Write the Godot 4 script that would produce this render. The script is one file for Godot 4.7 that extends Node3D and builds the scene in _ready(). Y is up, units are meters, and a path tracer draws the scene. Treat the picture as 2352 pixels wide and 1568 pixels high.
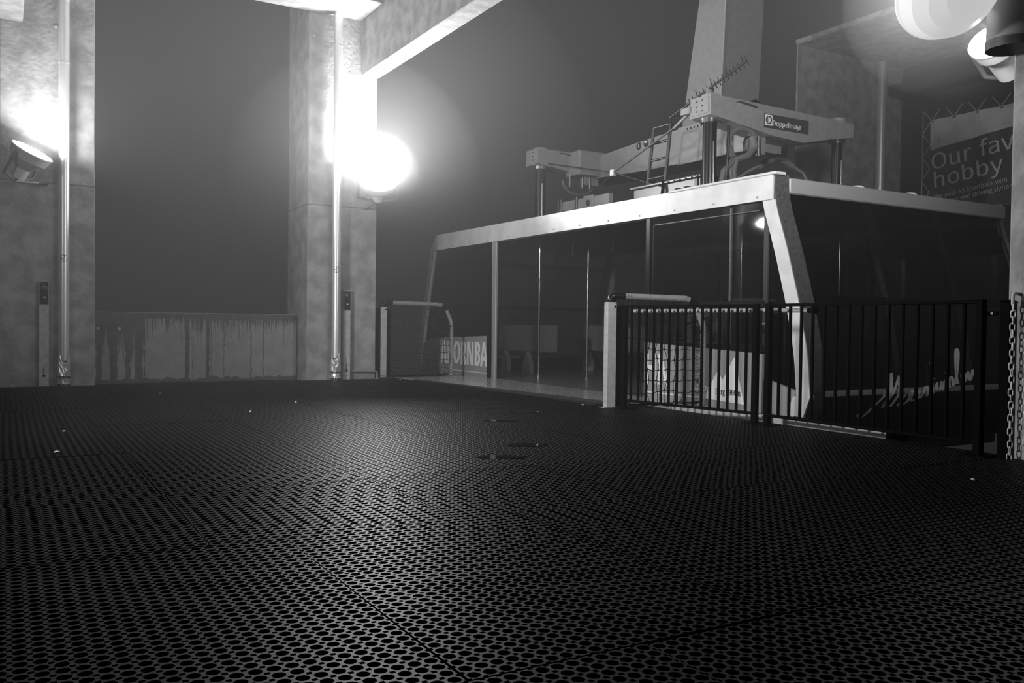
extends Node3D

# ------------------------------------------------------------------ mesh collector
class MB:
	var v := PackedVector3Array()
	var n := PackedVector3Array()
	var uv := PackedVector2Array()
	var xf := Transform3D()
	func tri(a: Vector3, b: Vector3, c: Vector3, na := Vector3.ZERO, nb := Vector3.ZERO, nc := Vector3.ZERO, ua := Vector2.ZERO, ub := Vector2.ZERO, uc := Vector2.ZERO) -> void:
		a = xf * a
		b = xf * b
		c = xf * c
		var g := (b - a).cross(c - a)
		if g.length_squared() < 1e-18:
			return
		g = g.normalized()
		if na == Vector3.ZERO:
			na = g
			nb = g
			nc = g
		else:
			na = (xf.basis * na).normalized()
			nb = (xf.basis * nb).normalized()
			nc = (xf.basis * nc).normalized()
			if g.dot(na + nb + nc) < 0.0:
				g = -g
				v.append_array(PackedVector3Array([a, b, c]))
				n.append_array(PackedVector3Array([na, nb, nc]))
				uv.append_array(PackedVector2Array([ua, ub, uc]))
				return
		v.append_array(PackedVector3Array([a, c, b]))
		n.append_array(PackedVector3Array([na, nc, nb]))
		uv.append_array(PackedVector2Array([ua, uc, ub]))
	func quad(a: Vector3, b: Vector3, c: Vector3, d: Vector3) -> MB:
		tri(a, b, c)
		tri(a, c, d)
		return self
	# box from lo to hi with chamfered edges
	func box(lo: Vector3, hi: Vector3, bev := 0.0) -> MB:
		var c := (lo + hi) * 0.5
		var h := (hi - lo) * 0.5
		var k := minf(bev, minf(h.x, minf(h.y, h.z)) * 0.9)
		var p := func(sx: int, sy: int, sz: int, axis: int) -> Vector3:
			var q := Vector3(h.x - (0.0 if axis == 0 else k), h.y - (0.0 if axis == 1 else k), h.z - (0.0 if axis == 2 else k))
			return c + Vector3(sx * q.x, sy * q.y, sz * q.z)
		for s in [-1, 1]:
			_face(p.call(s, -1, -1, 0), p.call(s, 1, -1, 0), p.call(s, 1, 1, 0), p.call(s, -1, 1, 0), Vector3(s, 0, 0))
			_face(p.call(-1, s, -1, 1), p.call(1, s, -1, 1), p.call(1, s, 1, 1), p.call(-1, s, 1, 1), Vector3(0, s, 0))
			_face(p.call(-1, -1, s, 2), p.call(1, -1, s, 2), p.call(1, 1, s, 2), p.call(-1, 1, s, 2), Vector3(0, 0, s))
		if k > 0.0:
			for s in [-1, 1]:
				for t in [-1, 1]:
					_face(p.call(s, t, -1, 0), p.call(s, t, 1, 0), p.call(s, t, 1, 1), p.call(s, t, -1, 1), Vector3(s, t, 0).normalized())
					_face(p.call(s, -1, t, 0), p.call(s, 1, t, 0), p.call(s, 1, t, 2), p.call(s, -1, t, 2), Vector3(s, 0, t).normalized())
					_face(p.call(-1, s, t, 1), p.call(1, s, t, 1), p.call(1, s, t, 2), p.call(-1, s, t, 2), Vector3(0, s, t).normalized())
					for u in [-1, 1]:
						var m := Vector3(s, t, u).normalized()
						tri(p.call(s, t, u, 0), p.call(s, t, u, 1), p.call(s, t, u, 2), m, m, m)
		return self
	func _face(a: Vector3, b: Vector3, c: Vector3, d: Vector3, m: Vector3) -> void:
		tri(a, b, c, m, m, m)
		tri(a, c, d, m, m, m)
	func cyl(a: Vector3, b: Vector3, r: float, r2 := -1.0, seg := 16, caps := true) -> MB:
		if r2 < 0.0:
			r2 = r
		var w := (b - a).normalized()
		var s := w.cross(Vector3.UP if absf(w.y) < 0.9 else Vector3.RIGHT).normalized()
		var t := w.cross(s)
		for i in seg:
			var d0 := s * cos(TAU * i / seg) + t * sin(TAU * i / seg)
			var d1 := s * cos(TAU * (i + 1) / seg) + t * sin(TAU * (i + 1) / seg)
			tri(a + d0 * r, b + d0 * r2, b + d1 * r2, d0, d0, d1)
			tri(a + d0 * r, b + d1 * r2, a + d1 * r, d0, d1, d1)
			if caps:
				tri(a, a + d0 * r, a + d1 * r, -w, -w, -w)
				tri(b, b + d0 * r2, b + d1 * r2, w, w, w)
		return self
	func tube(path: Array, r: float, seg := 8) -> MB:
		var rings := []
		var side := Vector3.ZERO
		for i in path.size():
			var w: Vector3 = (path[mini(i + 1, path.size() - 1)] - path[maxi(i - 1, 0)]).normalized()
			if side == Vector3.ZERO:
				side = w.cross(Vector3.UP if absf(w.y) < 0.9 else Vector3.RIGHT).normalized()
			side = (side - w * side.dot(w)).normalized()
			var t := w.cross(side)
			var ring := []
			for k in seg:
				ring.append(side * cos(TAU * k / seg) + t * sin(TAU * k / seg))
			rings.append(ring)
		for i in path.size() - 1:
			for k in seg:
				var m := (k + 1) % seg
				var a: Vector3 = path[i]
				var b: Vector3 = path[i + 1]
				tri(a + rings[i][k] * r, b + rings[i + 1][k] * r, b + rings[i + 1][m] * r, rings[i][k], rings[i + 1][k], rings[i + 1][m])
				tri(a + rings[i][k] * r, b + rings[i + 1][m] * r, a + rings[i][m] * r, rings[i][k], rings[i + 1][m], rings[i][m])
		return self
	# profile of (radius, height) turned about local y
	func lathe(prof: Array, seg := 24) -> MB:
		for i in prof.size() - 1:
			var p: Vector2 = prof[i]
			var q: Vector2 = prof[i + 1]
			var m := Vector2(q.y - p.y, p.x - q.x).normalized()
			for k in seg:
				var a0 := TAU * k / seg
				var a1 := TAU * (k + 1) / seg
				var d0 := Vector3(cos(a0), 0, sin(a0))
				var d1 := Vector3(cos(a1), 0, sin(a1))
				var n0 := d0 * m.x + Vector3.UP * m.y
				var n1 := d1 * m.x + Vector3.UP * m.y
				tri(d0 * p.x + Vector3.UP * p.y, d0 * q.x + Vector3.UP * q.y, d1 * q.x + Vector3.UP * q.y, n0, n0, n1)
				tri(d0 * p.x + Vector3.UP * p.y, d1 * q.x + Vector3.UP * q.y, d1 * p.x + Vector3.UP * p.y, n0, n1, n1)
		return self
	# polygon in local xy from z0 to z1; put through t
	func prism(poly: PackedVector2Array, z0: float, z1: float, t := Transform3D()) -> MB:
		var keep := xf
		xf = xf * t
		var idx := Geometry2D.triangulate_polygon(poly)
		for z in [z0, z1]:
			var m := Vector3(0, 0, signf(z - (z0 + z1) * 0.5))
			for i in range(0, idx.size(), 3):
				tri(Vector3(poly[idx[i]].x, poly[idx[i]].y, z), Vector3(poly[idx[i + 1]].x, poly[idx[i + 1]].y, z), Vector3(poly[idx[i + 2]].x, poly[idx[i + 2]].y, z), m, m, m)
		var ccw := not Geometry2D.is_polygon_clockwise(poly)
		for i in poly.size():
			var a := poly[i]
			var b := poly[(i + 1) % poly.size()]
			var e := (b - a).normalized()
			var m := Vector3(e.y, -e.x, 0) * (1.0 if ccw else -1.0)
			_face(Vector3(a.x, a.y, z0), Vector3(b.x, b.y, z0), Vector3(b.x, b.y, z1), Vector3(a.x, a.y, z1), m)
		xf = keep
		return self
	# strip between two equally long rails, smooth along them
	func ribbon(p: Array, q: Array) -> MB:
		for i in p.size() - 1:
			quad(p[i], p[i + 1], q[i + 1], q[i])
		return self
	func mesh(shift: Vector3) -> ArrayMesh:
		var a := []
		a.resize(Mesh.ARRAY_MAX)
		var w := PackedVector3Array()
		w.resize(v.size())
		for i in v.size():
			w[i] = v[i] - shift
		a[Mesh.ARRAY_VERTEX] = w
		a[Mesh.ARRAY_NORMAL] = n
		a[Mesh.ARRAY_TEX_UV] = uv
		var m := ArrayMesh.new()
		m.add_surface_from_arrays(Mesh.PRIMITIVE_TRIANGLES, a)
		return m

var rng := RandomNumberGenerator.new()
var M := {}
var used := {}

func numbered(called: String) -> String:
	if not used.has(called):
		used[called] = 0
		return called
	used[called] += 1
	return "%s_%03d" % [called, used[called]]

func tag(o: Node, label: String, category: String, group := "", kind := "") -> Node:
	if label: o.set_meta("label", label)
	if category: o.set_meta("category", category)
	if group: o.set_meta("group", group)
	if kind: o.set_meta("kind", kind)
	return o

func thing(called: String, at: Vector3, label: String, category: String, group := "") -> Node3D:
	var o := Node3D.new()
	o.name = numbered(called)
	add_child(o)
	o.position = at
	tag(o, label, category, group)
	return o

func base_of(o: Node) -> Vector3:
	while o != self and o.get_parent() != self:
		o = o.get_parent()
	return Vector3.ZERO if o == self else (o as Node3D).position

# one mesh, given in the scene's axes, as a named child
func obj(called: String, mb: MB, mat: Material, parent: Node = self, local := false) -> MeshInstance3D:
	var o := MeshInstance3D.new()
	o.name = numbered(called) if parent == self else called
	o.mesh = mb.mesh(Vector3.ZERO if local else base_of(parent))
	o.mesh.surface_set_material(0, mat)
	parent.add_child(o, true)
	return o

func same(called: String, mesh: Mesh, at: Vector3, parent: Node) -> MeshInstance3D:
	var o := MeshInstance3D.new()
	o.name = called
	o.mesh = mesh
	o.position = at
	parent.add_child(o, true)
	return o

func noise(freq: float, seed_: int, lo: Color, hi: Color, size := 512, oct := 5, a := 0.25, b := 0.75) -> NoiseTexture2D:
	var f := FastNoiseLite.new()
	f.noise_type = FastNoiseLite.TYPE_SIMPLEX_SMOOTH
	f.seed = seed_
	f.frequency = freq
	f.fractal_octaves = oct
	var t := NoiseTexture2D.new()
	t.width = size
	t.height = size
	t.seamless = true
	t.noise = f
	var g := Gradient.new()
	g.offsets = PackedFloat32Array([a, b])
	g.colors = PackedColorArray([lo, hi])
	t.color_ramp = g
	return t

func mat(grey: float, rough: float, metal := 0.0, spec := 0.5) -> StandardMaterial3D:
	var m := StandardMaterial3D.new()
	m.albedo_color = Color(grey, grey, grey)
	m.roughness = rough
	m.metallic = metal
	m.metallic_specular = spec
	return m

func grain(m: StandardMaterial3D, tex: Texture2D, scale: float, bump: Texture2D = null, depth := 0.0) -> StandardMaterial3D:
	m.albedo_texture = tex
	m.uv1_triplanar = true
	m.uv1_world_triplanar = true
	m.uv1_scale = Vector3.ONE * scale
	if bump:
		m.heightmap_enabled = true
		m.heightmap_texture = bump
		m.heightmap_scale = depth
	return m

func glow(energy: float) -> StandardMaterial3D:
	var m := mat(0.9, 0.4)
	m.emission_enabled = true
	m.emission = Color.WHITE
	m.emission_energy_multiplier = energy
	return m

func pane(a: float, grey := 0.02) -> StandardMaterial3D:
	var m := mat(grey, 0.04)
	m.albedo_color.a = a
	m.transparency = BaseMaterial3D.TRANSPARENCY_ALPHA
	return m

# lettering laid on local xy: left end at x 0, baseline at y 0, fitted to width and capital height
func text_mb(s: String, width: float, height: float, t: Transform3D, bold := true, depth := 0.006, face := "Droid Sans") -> MB:
	var f := SystemFont.new()
	f.font_names = PackedStringArray([face])
	f.font_weight = 700 if bold else 400
	var tm := TextMesh.new()
	tm.text = s
	tm.font = f
	tm.font_size = 64
	tm.pixel_size = 0.01
	tm.depth = 0.02
	tm.curve_step = 1.0
	tm.horizontal_alignment = HORIZONTAL_ALIGNMENT_LEFT
	var cap := TextMesh.new()
	cap.text = "H"
	cap.font = f
	cap.font_size = 64
	cap.pixel_size = 0.01
	cap.horizontal_alignment = HORIZONTAL_ALIGNMENT_LEFT
	var cb := cap.get_aabb()
	var bb := tm.get_aabb()
	var arr := tm.surface_get_arrays(0)
	var pts: PackedVector3Array = arr[Mesh.ARRAY_VERTEX]
	var idx: PackedInt32Array = arr[Mesh.ARRAY_INDEX]
	var k := Vector3(width / bb.size.x, height / cb.size.y, depth / 0.02)
	var off := Vector3(bb.position.x, cb.position.y, -0.01)
	var mb := MB.new()
	mb.xf = t
	for i in range(0, idx.size(), 3):
		mb.tri((pts[idx[i]] - off) * k, (pts[idx[i + 2]] - off) * k, (pts[idx[i + 1]] - off) * k)
	return mb

# ------------------------------------------------------------------ the scene
func _ready() -> void:
	rng.seed = 7
	var cam := Camera3D.new()
	cam.name = "camera"
	add_child(cam)
	cam.position = Vector3(0, 0.85, 0)
	cam.rotation = Vector3(-0.02093944, -0.52535452, 0.01207376)
	cam.fov = rad_to_deg(2.0 * atan(784.0 / 2022.2))
	cam.near = 0.05
	cam.far = 300.0
	cam.current = true
	var e := Environment.new()
	e.background_mode = Environment.BG_COLOR
	e.background_color = Color(0.14, 0.14, 0.14)
	e.tonemap_mode = Environment.TONE_MAPPER_LINEAR
	e.tonemap_exposure = 1.0
	e.sdfgi_enabled = true
	e.ssao_enabled = true
	e.ssil_enabled = true
	e.volumetric_fog_enabled = true
	e.volumetric_fog_density = 0.0
	e.volumetric_fog_albedo = Color(0.95, 0.95, 0.95)
	var we := WorldEnvironment.new()
	we.name = "night_air"
	we.environment = e
	add_child(we)

	materials()
	# the four floodlights that light the station, all turned up and outwards
	floodlight(Vector3(0.3, 2.78, -11.88), Vector3(0.42, 0.85, 0.32), 0.23, 4.0, Vector3(0.48, 2.5, -12.34), "round floodlight on the leftmost concrete pillar, tipped upwards beside a shiny pipe")
	floodlight(Vector3(4.68, 2.86, -11.95), Vector3(-0.25, 0.7, 0.67), 0.27, 35.0, Vector3(4.6, 2.5, -12.34), "glaring round floodlight on the middle pillar under the long beam")
	floodlight(Vector3(5.14, 2.98, -3.45), Vector3(0.3, 0.6, -0.74), 0.32, 12.0, Vector3(5.6, 3.3, -3.35), "large white floodlight bowl seen from below at the top right corner", 0.0, true)
	floodlight(Vector3(6.17, 2.9, -3.8), Vector3(-0.85, 0.5, 0.12), 0.15, 1.5, Vector3(6.38, 2.63, -3.42), "smaller bright floodlight seen edge-on, under the large floodlight bowl")
	# a fifth one, on a pillar to the left of the picture, lights the cabin's long side
	floodlight(Vector3(-2.6, 2.85, -6.3), Vector3(0.97, -0.16, -0.17), 0.27, 38.0, Vector3(-2.76, 2.5, -6.3), "round floodlight outside the left edge, turned towards the cabin", 43.0)
	setting()
	mats()
	car()
	hanger()
	roof_things()
	barriers()
	pipes_and_posts()
	banner()
	small_things()

func materials() -> void:
	var big := noise(0.006, 3, Color(0.82, 0.82, 0.82), Color(1, 1, 1), 1024, 6)
	var pits := noise(0.05, 9, Color(0, 0, 0), Color(1, 1, 1), 512, 4, 0.3, 0.7)
	M.concrete = grain(mat(0.66, 0.85), big, 0.45, pits, 0.25)
	M.concrete_wet = grain(mat(0.5, 0.6), big, 0.45, pits, 0.2)
	M.boards = grain(mat(0.62, 0.85), big, 0.5, pits, 0.2)
	M.ground = mat(0.06, 0.9)
	M.pit = mat(0.03, 0.95, 0.0, 0.1)
	M.rubber = grain(mat(0.06, 0.5, 0.0, 0.3), noise(0.02, 21, Color(0.6, 0.6, 0.6), Color(1, 1, 1), 512, 4), 1.3)
	M.white = grain(mat(0.86, 0.35), noise(0.01, 5, Color(0.93, 0.93, 0.93), Color(1, 1, 1), 512, 4), 0.6)
	M.white.clearcoat_enabled = true
	M.white.clearcoat = 0.3
	M.panel = mat(0.6, 0.35)
	M.letters = mat(0.93, 0.5)
	M.dark = mat(0.14, 0.4)
	M.trim = grain(mat(0.33, 0.5), noise(0.03, 6, Color(0.8, 0.8, 0.8), Color(1, 1, 1), 512, 4), 1.0)
	M.black = mat(0.05, 0.3, 0.0, 0.4)
	M.iron = mat(0.04, 0.6, 0.0, 0.12)
	M.grey_steel = grain(mat(0.58, 0.5), noise(0.02, 8, Color(0.95, 0.95, 0.95), Color(1, 1, 1), 512, 4), 0.8)
	M.mast = grain(mat(0.5, 0.55), noise(0.02, 8, Color(0.95, 0.95, 0.95), Color(1, 1, 1), 512, 4), 0.8)
	M.chrome = mat(0.8, 0.16, 1.0)
	M.pipe = mat(0.95, 0.33, 0.65)
	M.zinc = grain(mat(0.45, 0.4, 0.7), noise(0.08, 12, Color(0.7, 0.7, 0.7), Color(1, 1, 1), 512, 4), 2.0)
	M.plate = grain(mat(0.78, 0.2, 0.1), noise(0.04, 14, Color(0.65, 0.65, 0.65), Color(1, 1, 1), 512, 5), 1.0)
	M.car_floor = grain(mat(0.5, 0.25), noise(0.03, 15, Color(0.7, 0.7, 0.7), Color(1, 1, 1), 512, 4), 1.0)
	M.glass = pane(0.55)
	M.glass_end = pane(0.75)
	M.puddle = mat(0.02, 0.06, 0.0, 0.35)
	M.rope = mat(0.14, 0.9)
	M.hose = mat(0.42, 0.6)
	M.sign = mat(0.2, 0.5)
	M.banner_light = grain(mat(0.62, 0.7), noise(0.01, 18, Color(0.9, 0.9, 0.9), Color(1, 1, 1), 512, 3), 0.5)
	M.banner_dark = mat(0.13, 0.6)
	M.banner_ink = mat(0.6, 0.6)
	M.painted = grain(mat(0.75, 0.5), noise(0.02, 31, Color(0.9, 0.9, 0.9), Color(1, 1, 1), 512, 5), 1.0)
	M.bench = mat(0.45, 0.6)
	M.bowl = mat(0.85, 0.3)
	M.bowl_glass = glow(0.5)
	M.lens = glow(60.0)
	M.lamp_grey = mat(0.5, 0.45, 0.4)
	M.parapet = mat(1.0, 0.6)
	M.parapet.albedo_texture = wet_streaks()

# the low wall's face: pale concrete with dark runs of water from its top edge
func wet_streaks() -> ImageTexture:
	var w := 1024
	var h := 340
	var im := Image.create(w, h, false, Image.FORMAT_RGB8)
	var f := FastNoiseLite.new()
	f.seed = 4
	f.frequency = 0.012
	f.fractal_octaves = 4
	var g := FastNoiseLite.new()
	g.seed = 11
	g.frequency = 0.06
	var full := [[0.0, 0.008], [0.016, 0.042], [0.079, 0.112], [0.148, 0.17], [0.19, 0.226], [0.232, 0.236], [0.426, 0.446], [0.462, 0.465], [0.528, 0.545], [0.552, 0.555], [0.615, 0.618], [0.752, 0.758], [0.816, 0.821], [0.995, 1.0]]
	for x in w:
		var u := float(x) / w
		var top := 0.07 + 0.05 * absf(g.get_noise_2d(x * 1.0, 3.0)) + 0.5 * maxf(0.0, g.get_noise_2d(x * 4.0, 50.0) - 0.12) + 0.35 * maxf(0.0, g.get_noise_2d(x * 1.1, 210.0))
		if u < 0.235:
			top += 0.26 + 0.35 * g.get_noise_2d(x * 1.6, 90.0) + 0.5 * maxf(0.0, g.get_noise_2d(x * 5.0, 170.0))
		elif u > 0.4 and u < 0.72:
			top += 0.7 * maxf(0.0, g.get_noise_2d(x * 5.0, 130.0) - 0.1)
		var foot := 0.94 + 0.05 * f.get_noise_2d(x * 1.5, 400.0)
		for y in h:
			var t := float(y) / h
			var wob := 0.004 * f.get_noise_2d(20.0, y * 2.0)
			var wet := t < top or t > foot
			for k in full:
				if u > k[0] + wob and u < k[1] + wob + 0.004 * f.get_noise_2d(x * 0.2, y * 3.0):
					wet = true
			var c := 0.6 + 0.05 * f.get_noise_2d(x, y) + 0.03 * g.get_noise_2d(x * 2.0, y * 0.25)
			if wet:
				c = 0.36 + 0.05 * f.get_noise_2d(x, y)
			im.set_pixel(x, y, Color(c, c, c))
	return ImageTexture.create_from_image(im)

func floodlight(at: Vector3, dir: Vector3, r: float, power: float, mount: Vector3, label: String, beam := 0.0, shallow := false) -> void:
	var t := thing("floodlight", at, label, "lamp", "floodlights on the pillars")
	dir = dir.normalized()
	var x := dir.cross(Vector3.UP).normalized()
	var spin := Basis(x, dir, x.cross(dir))      # local y is the way the lamp shines
	var head := MB.new()
	head.xf = Transform3D(spin, Vector3.ZERO)
	if shallow:
		head.lathe([Vector2(0.0, -0.2), Vector2(r * 0.35, -0.192), Vector2(r * 0.65, -0.16), Vector2(r * 0.88, -0.095), Vector2(r, 0.0), Vector2(r * 1.04, 0.02), Vector2(r * 1.04, 0.035), Vector2(r * 0.97, 0.035), Vector2(r * 0.97, 0.0)], 40)
	else:
		head.lathe([Vector2(0.05, -0.34), Vector2(0.075, -0.33), Vector2(0.09, -0.2), Vector2(r * 0.62, -0.15), Vector2(r * 0.9, -0.075), Vector2(r, 0.0), Vector2(r * 1.04, 0.02), Vector2(r * 1.04, 0.035), Vector2(r * 0.97, 0.035), Vector2(r * 0.97, 0.0)], 32)
		head.lathe([Vector2(0.0, -0.34), Vector2(0.05, -0.34)], 32)
	obj("housing", head, M.bowl_glass if shallow else M.bowl, t, true)
	var lens := MB.new()
	lens.xf = Transform3D(spin, Vector3.ZERO)
	lens.lathe([Vector2(r * 0.965, 0.005), Vector2(r * 0.8, 0.012), Vector2(r * 0.4, 0.02), Vector2(0.0, 0.022)], 32)
	obj("lens", lens, M.lens, t, true)
	var arm := MB.new()
	var m := mount - at
	if shallow:
		arm.tube([spin * Vector3(-r * 1.06, 0.0, 0), spin * Vector3(-r * 1.08, 0.16, 0), spin * Vector3(-r * 0.6, 0.3, 0), m], 0.026, 8)
		arm.tube([spin * Vector3(r * 1.06, 0.0, 0), spin * Vector3(r * 1.08, 0.16, 0), m], 0.026, 8)
		arm.box(spin * Vector3(-r * 1.1, 0.0, 0) - Vector3(0.03, 0.05, 0.02), spin * Vector3(-r * 1.1, 0.0, 0) + Vector3(0.03, 0.05, 0.02), 0.008)
	else:
		arm.tube([spin * Vector3(r * 1.06, -0.02, 0), spin * Vector3(r * 1.06, -0.3, 0), -dir * 0.38, m], 0.022, 8)
		arm.tube([spin * Vector3(-r * 1.06, -0.02, 0), spin * Vector3(-r * 1.06, -0.3, 0), -dir * 0.38], 0.022, 8)
	obj("bracket", arm, M.lamp_grey, t, true)
	if beam > 0.0:
		var spot := SpotLight3D.new()
		spot.name = "light"
		spot.spot_angle = beam
		spot.spot_angle_attenuation = 0.6
		spot.spot_range = 60.0
		spot.spot_attenuation = 2.0
		spot.light_size = r * 1.3
		spot.light_energy = power
		spot.shadow_enabled = true
		t.add_child(spot)
		spot.transform = Transform3D(Basis(x, (-dir).cross(x), -dir), dir * 0.4)
		return
	var light := AreaLight3D.new()
	light.name = "light"
	light.area_size = Vector2(r * 1.3, r * 1.3)
	light.area_normalize_energy = true
	light.light_energy = power
	light.shadow_enabled = true
	light.area_range = 60.0
	light.area_attenuation = 2.0
	t.add_child(light)
	light.transform = Transform3D(Basis(x, (-dir).cross(x), -dir), dir * 0.045)

# ------------------------------------------------------------------ the building
func struct(called: String, mb: MB, m: Material, label: String, category: String) -> MeshInstance3D:
	var o := obj(called, mb, m)
	tag(o, label, category, "", "structure")
	return o

func block(lo: Vector3, hi: Vector3, bev := 0.015) -> MB:
	return MB.new().box(lo, hi, bev)

func plug(parent: Node, at: Vector3, nrm: Vector3) -> void:
	obj("tie_hole_plug", MB.new().cyl(at, at + nrm * 0.004, 0.022, 0.018, 12), M.painted, parent)

func setting() -> void:
	struct("floor", block(Vector3(-4, -0.4, -13.3), Vector3(5.88, -0.022, 3.5), 0.0), M.ground, "dark platform slab carrying the perforated rubber mats", "floor")
	struct("floor_pit", block(Vector3(-4, -2.6, -13.3), Vector3(15, -2.3, 3.5), 0.0), M.pit, "dark bottom of the shaft under the cable car", "floor")
	struct("floor_far", block(Vector3(11.2, -0.4, -10.9), Vector3(14.3, 0.0, 3.5), 0.0), M.pit, "dark platform on the far side of the cable car", "floor")
	# parapet between the two pillars
	var w := block(Vector3(1.03, -0.3, -13.1), Vector3(3.76, 0.935, -12.81), 0.01)
	var wall := struct("wall_back", w, M.concrete, "low concrete parapet between the two pillars streaked with running water", "wall")
	var face := MB.new()
	face.tri(Vector3(1.03, 0.93, -12.80), Vector3(3.76, 0.93, -12.80), Vector3(3.76, -0.02, -12.80), Vector3(0, 0, 1), Vector3(0, 0, 1), Vector3(0, 0, 1), Vector2(0, 0), Vector2(1, 0), Vector2(1, 1))
	face.tri(Vector3(1.03, 0.93, -12.80), Vector3(3.76, -0.02, -12.80), Vector3(1.03, -0.02, -12.80), Vector3(0, 0, 1), Vector3(0, 0, 1), Vector3(0, 0, 1), Vector2(0, 0), Vector2(1, 1), Vector2(0, 1))
	face.box(Vector3(1.03, 0.925, -12.812), Vector3(3.76, 0.93, -12.801))
	obj("wet_face", face, M.parapet, wall)
	plug(wall, Vector3(1.1, 0.71, -12.8), Vector3(0, 0, 1))
	plug(wall, Vector3(1.36, 0.71, -12.8), Vector3(0, 0, 1))
	# pillars, cast in two lifts with a joint between them
	var names := ["wide concrete pillar at the left edge behind a shiny downpipe", "concrete pillar in the middle beside the glaring floodlight"]
	var k := 0
	for x in [Vector2(-0.03, 1.025), Vector2(3.77, 4.815)]:
		var p := struct("wall_pillar", block(Vector3(x.x, -0.3, -13.35), Vector3(x.y, 2.5, -12.35), 0.012), M.concrete, names[k], "pillar")
		obj("upper_lift", block(Vector3(x.x + 0.003, 2.508, -13.347), Vector3(x.y - 0.003, 5.62, -12.353), 0.012), M.concrete, p)
		obj("joint", block(Vector3(x.x + 0.012, 2.5, -13.33), Vector3(x.y - 0.012, 2.508, -12.362), 0.0), M.concrete_wet, p)
		plug(p, Vector3(x.x + (0.4 if k == 0 else 0.08), 4.9, -12.352), Vector3(0, 0, 1))
		plug(p, Vector3(x.x + 0.6, 4.85, -12.352), Vector3(0, 0, 1))
		plug(p, Vector3(x.x + 0.61, 4.45, -12.352), Vector3(0, 0, 1))
		k += 1
	struct("wall_left", block(Vector3(-3.8, -0.3, -6.9), Vector3(-2.76, 5.6, -5.8), 0.015), M.concrete, "concrete pillar outside the left edge of the picture", "pillar")
	var rp := struct("wall_right", block(Vector3(5.755, -0.4, -3.4), Vector3(6.75, 5.6, -2.3), 0.015), M.concrete, "rough concrete pillar at the right edge behind the hanging chains", "pillar")
	rp.set_meta("kind", "structure")
	# beams and slabs overhead
	struct("trim_beam_far_left", block(Vector3(-3.8, 4.437, -12.35), Vector3(-3.5, 5.61, 3.5), 0.012), M.boards, "concrete roof beam outside the left edge", "beam")
	struct("trim_beam_left", block(Vector3(-0.05, 4.437, -12.35), Vector3(0.222, 5.61, 3.5), 0.012), M.boards, "concrete roof beam over the leftmost pillar at the top corner", "beam")
	struct("trim_beam_right", block(Vector3(4.56, 4.437, -12.35), Vector3(4.829, 5.61, 3.5), 0.012), M.boards, "long concrete roof beam running forward from the middle pillar", "beam")
	struct("trim_beam_cross", block(Vector3(0.222, 5.237, -12.352), Vector3(4.56, 5.6, -11.525), 0.012), M.boards, "concrete cross beam under the roof between the two pillars", "beam")
	var cl := struct("ceiling", block(Vector3(-4, 5.6, -12.35), Vector3(4.9, 5.9, 3.5), 0.0), M.boards, "concrete roof slab over the near platform", "ceiling")
	var z := -12.0
	while z < 3.0:
		obj("formwork_board", block(Vector3(0.23, 5.592, z), Vector3(4.55, 5.6, z + 0.118), 0.004), M.boards, cl)
		z += 0.125
		if z > -9.0:
			break
	var cr := struct("ceiling_far", block(Vector3(11.55, 5.6, -10.53), Vector3(14.6, 5.66, 3.5), 0.0), M.boards, "board-marked concrete roof slab over the far platform at upper right", "ceiling")
	z = -10.5
	while z < -3.5:
		obj("formwork_board", block(Vector3(11.56, 5.586 - 0.006 * rng.randf(), z), Vector3(14.29, 5.602, z + 0.165), 0.006), M.boards, cr)
		z += 0.17
	struct("wall_far", block(Vector3(11.57, -0.4, -10.53), Vector3(14.3, 5.6, -10.5), 0.004), M.concrete, "concrete wall behind the far end of the cable car carrying a downpipe", "wall")
	struct("wall_side", block(Vector3(14.3, -0.4, -10.9), Vector3(14.6, 5.6, 3.5), 0.0), M.dark, "dark side wall behind the hanging banner", "wall")
	struct("trim_edge", block(Vector3(13.9, 5.02, -10.5), Vector3(14.3, 5.22, 0.0), 0.01), M.dark, "dark ledge along the side wall above the banner", "trim")
	# mist drifting round the glaring lamp, thinning outwards
	var sizes := [Vector3(1.3, 1.3, 1.3), Vector3(3.6, 3.3, 3.2), Vector3(8.5, 6.8, 6.4), Vector3(14.0, 11.0, 10.0), Vector3(30.0, 17.0, 20.0), Vector3(1.5, 1.3, 1.5)]
	var thick := [0.045, 0.02, 0.012, 0.007, 0.01, 0.02]
	var mids := [Vector3(4.6, 2.9, -11.9), Vector3(4.4, 2.95, -12.0), Vector3(4.0, 3.3, -12.4), Vector3(4.0, 3.6, -12.8), Vector3(5.0, 3.8, -13.0), Vector3(5.5, 3.05, -3.6)]
	for b in 6:
		var mist := FogVolume.new()
		mist.name = numbered("mist_bank")
		mist.shape = RenderingServer.FOG_VOLUME_SHAPE_ELLIPSOID
		mist.size = sizes[b]
		mist.position = mids[b]
		var mm := FogMaterial.new()
		mm.density = thick[b]
		mm.albedo = Color(0.95, 0.95, 0.95)
		mist.material = mm
		add_child(mist)
		tag(mist, "bright mist drifting in round the glaring floodlight on the middle pillar" if b < 5 else "thin lit mist round the two floodlights at the top right corner", "mist", "mist round the glaring floodlight" if b < 5 else "mist round the upper right floodlights", "stuff")

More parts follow.
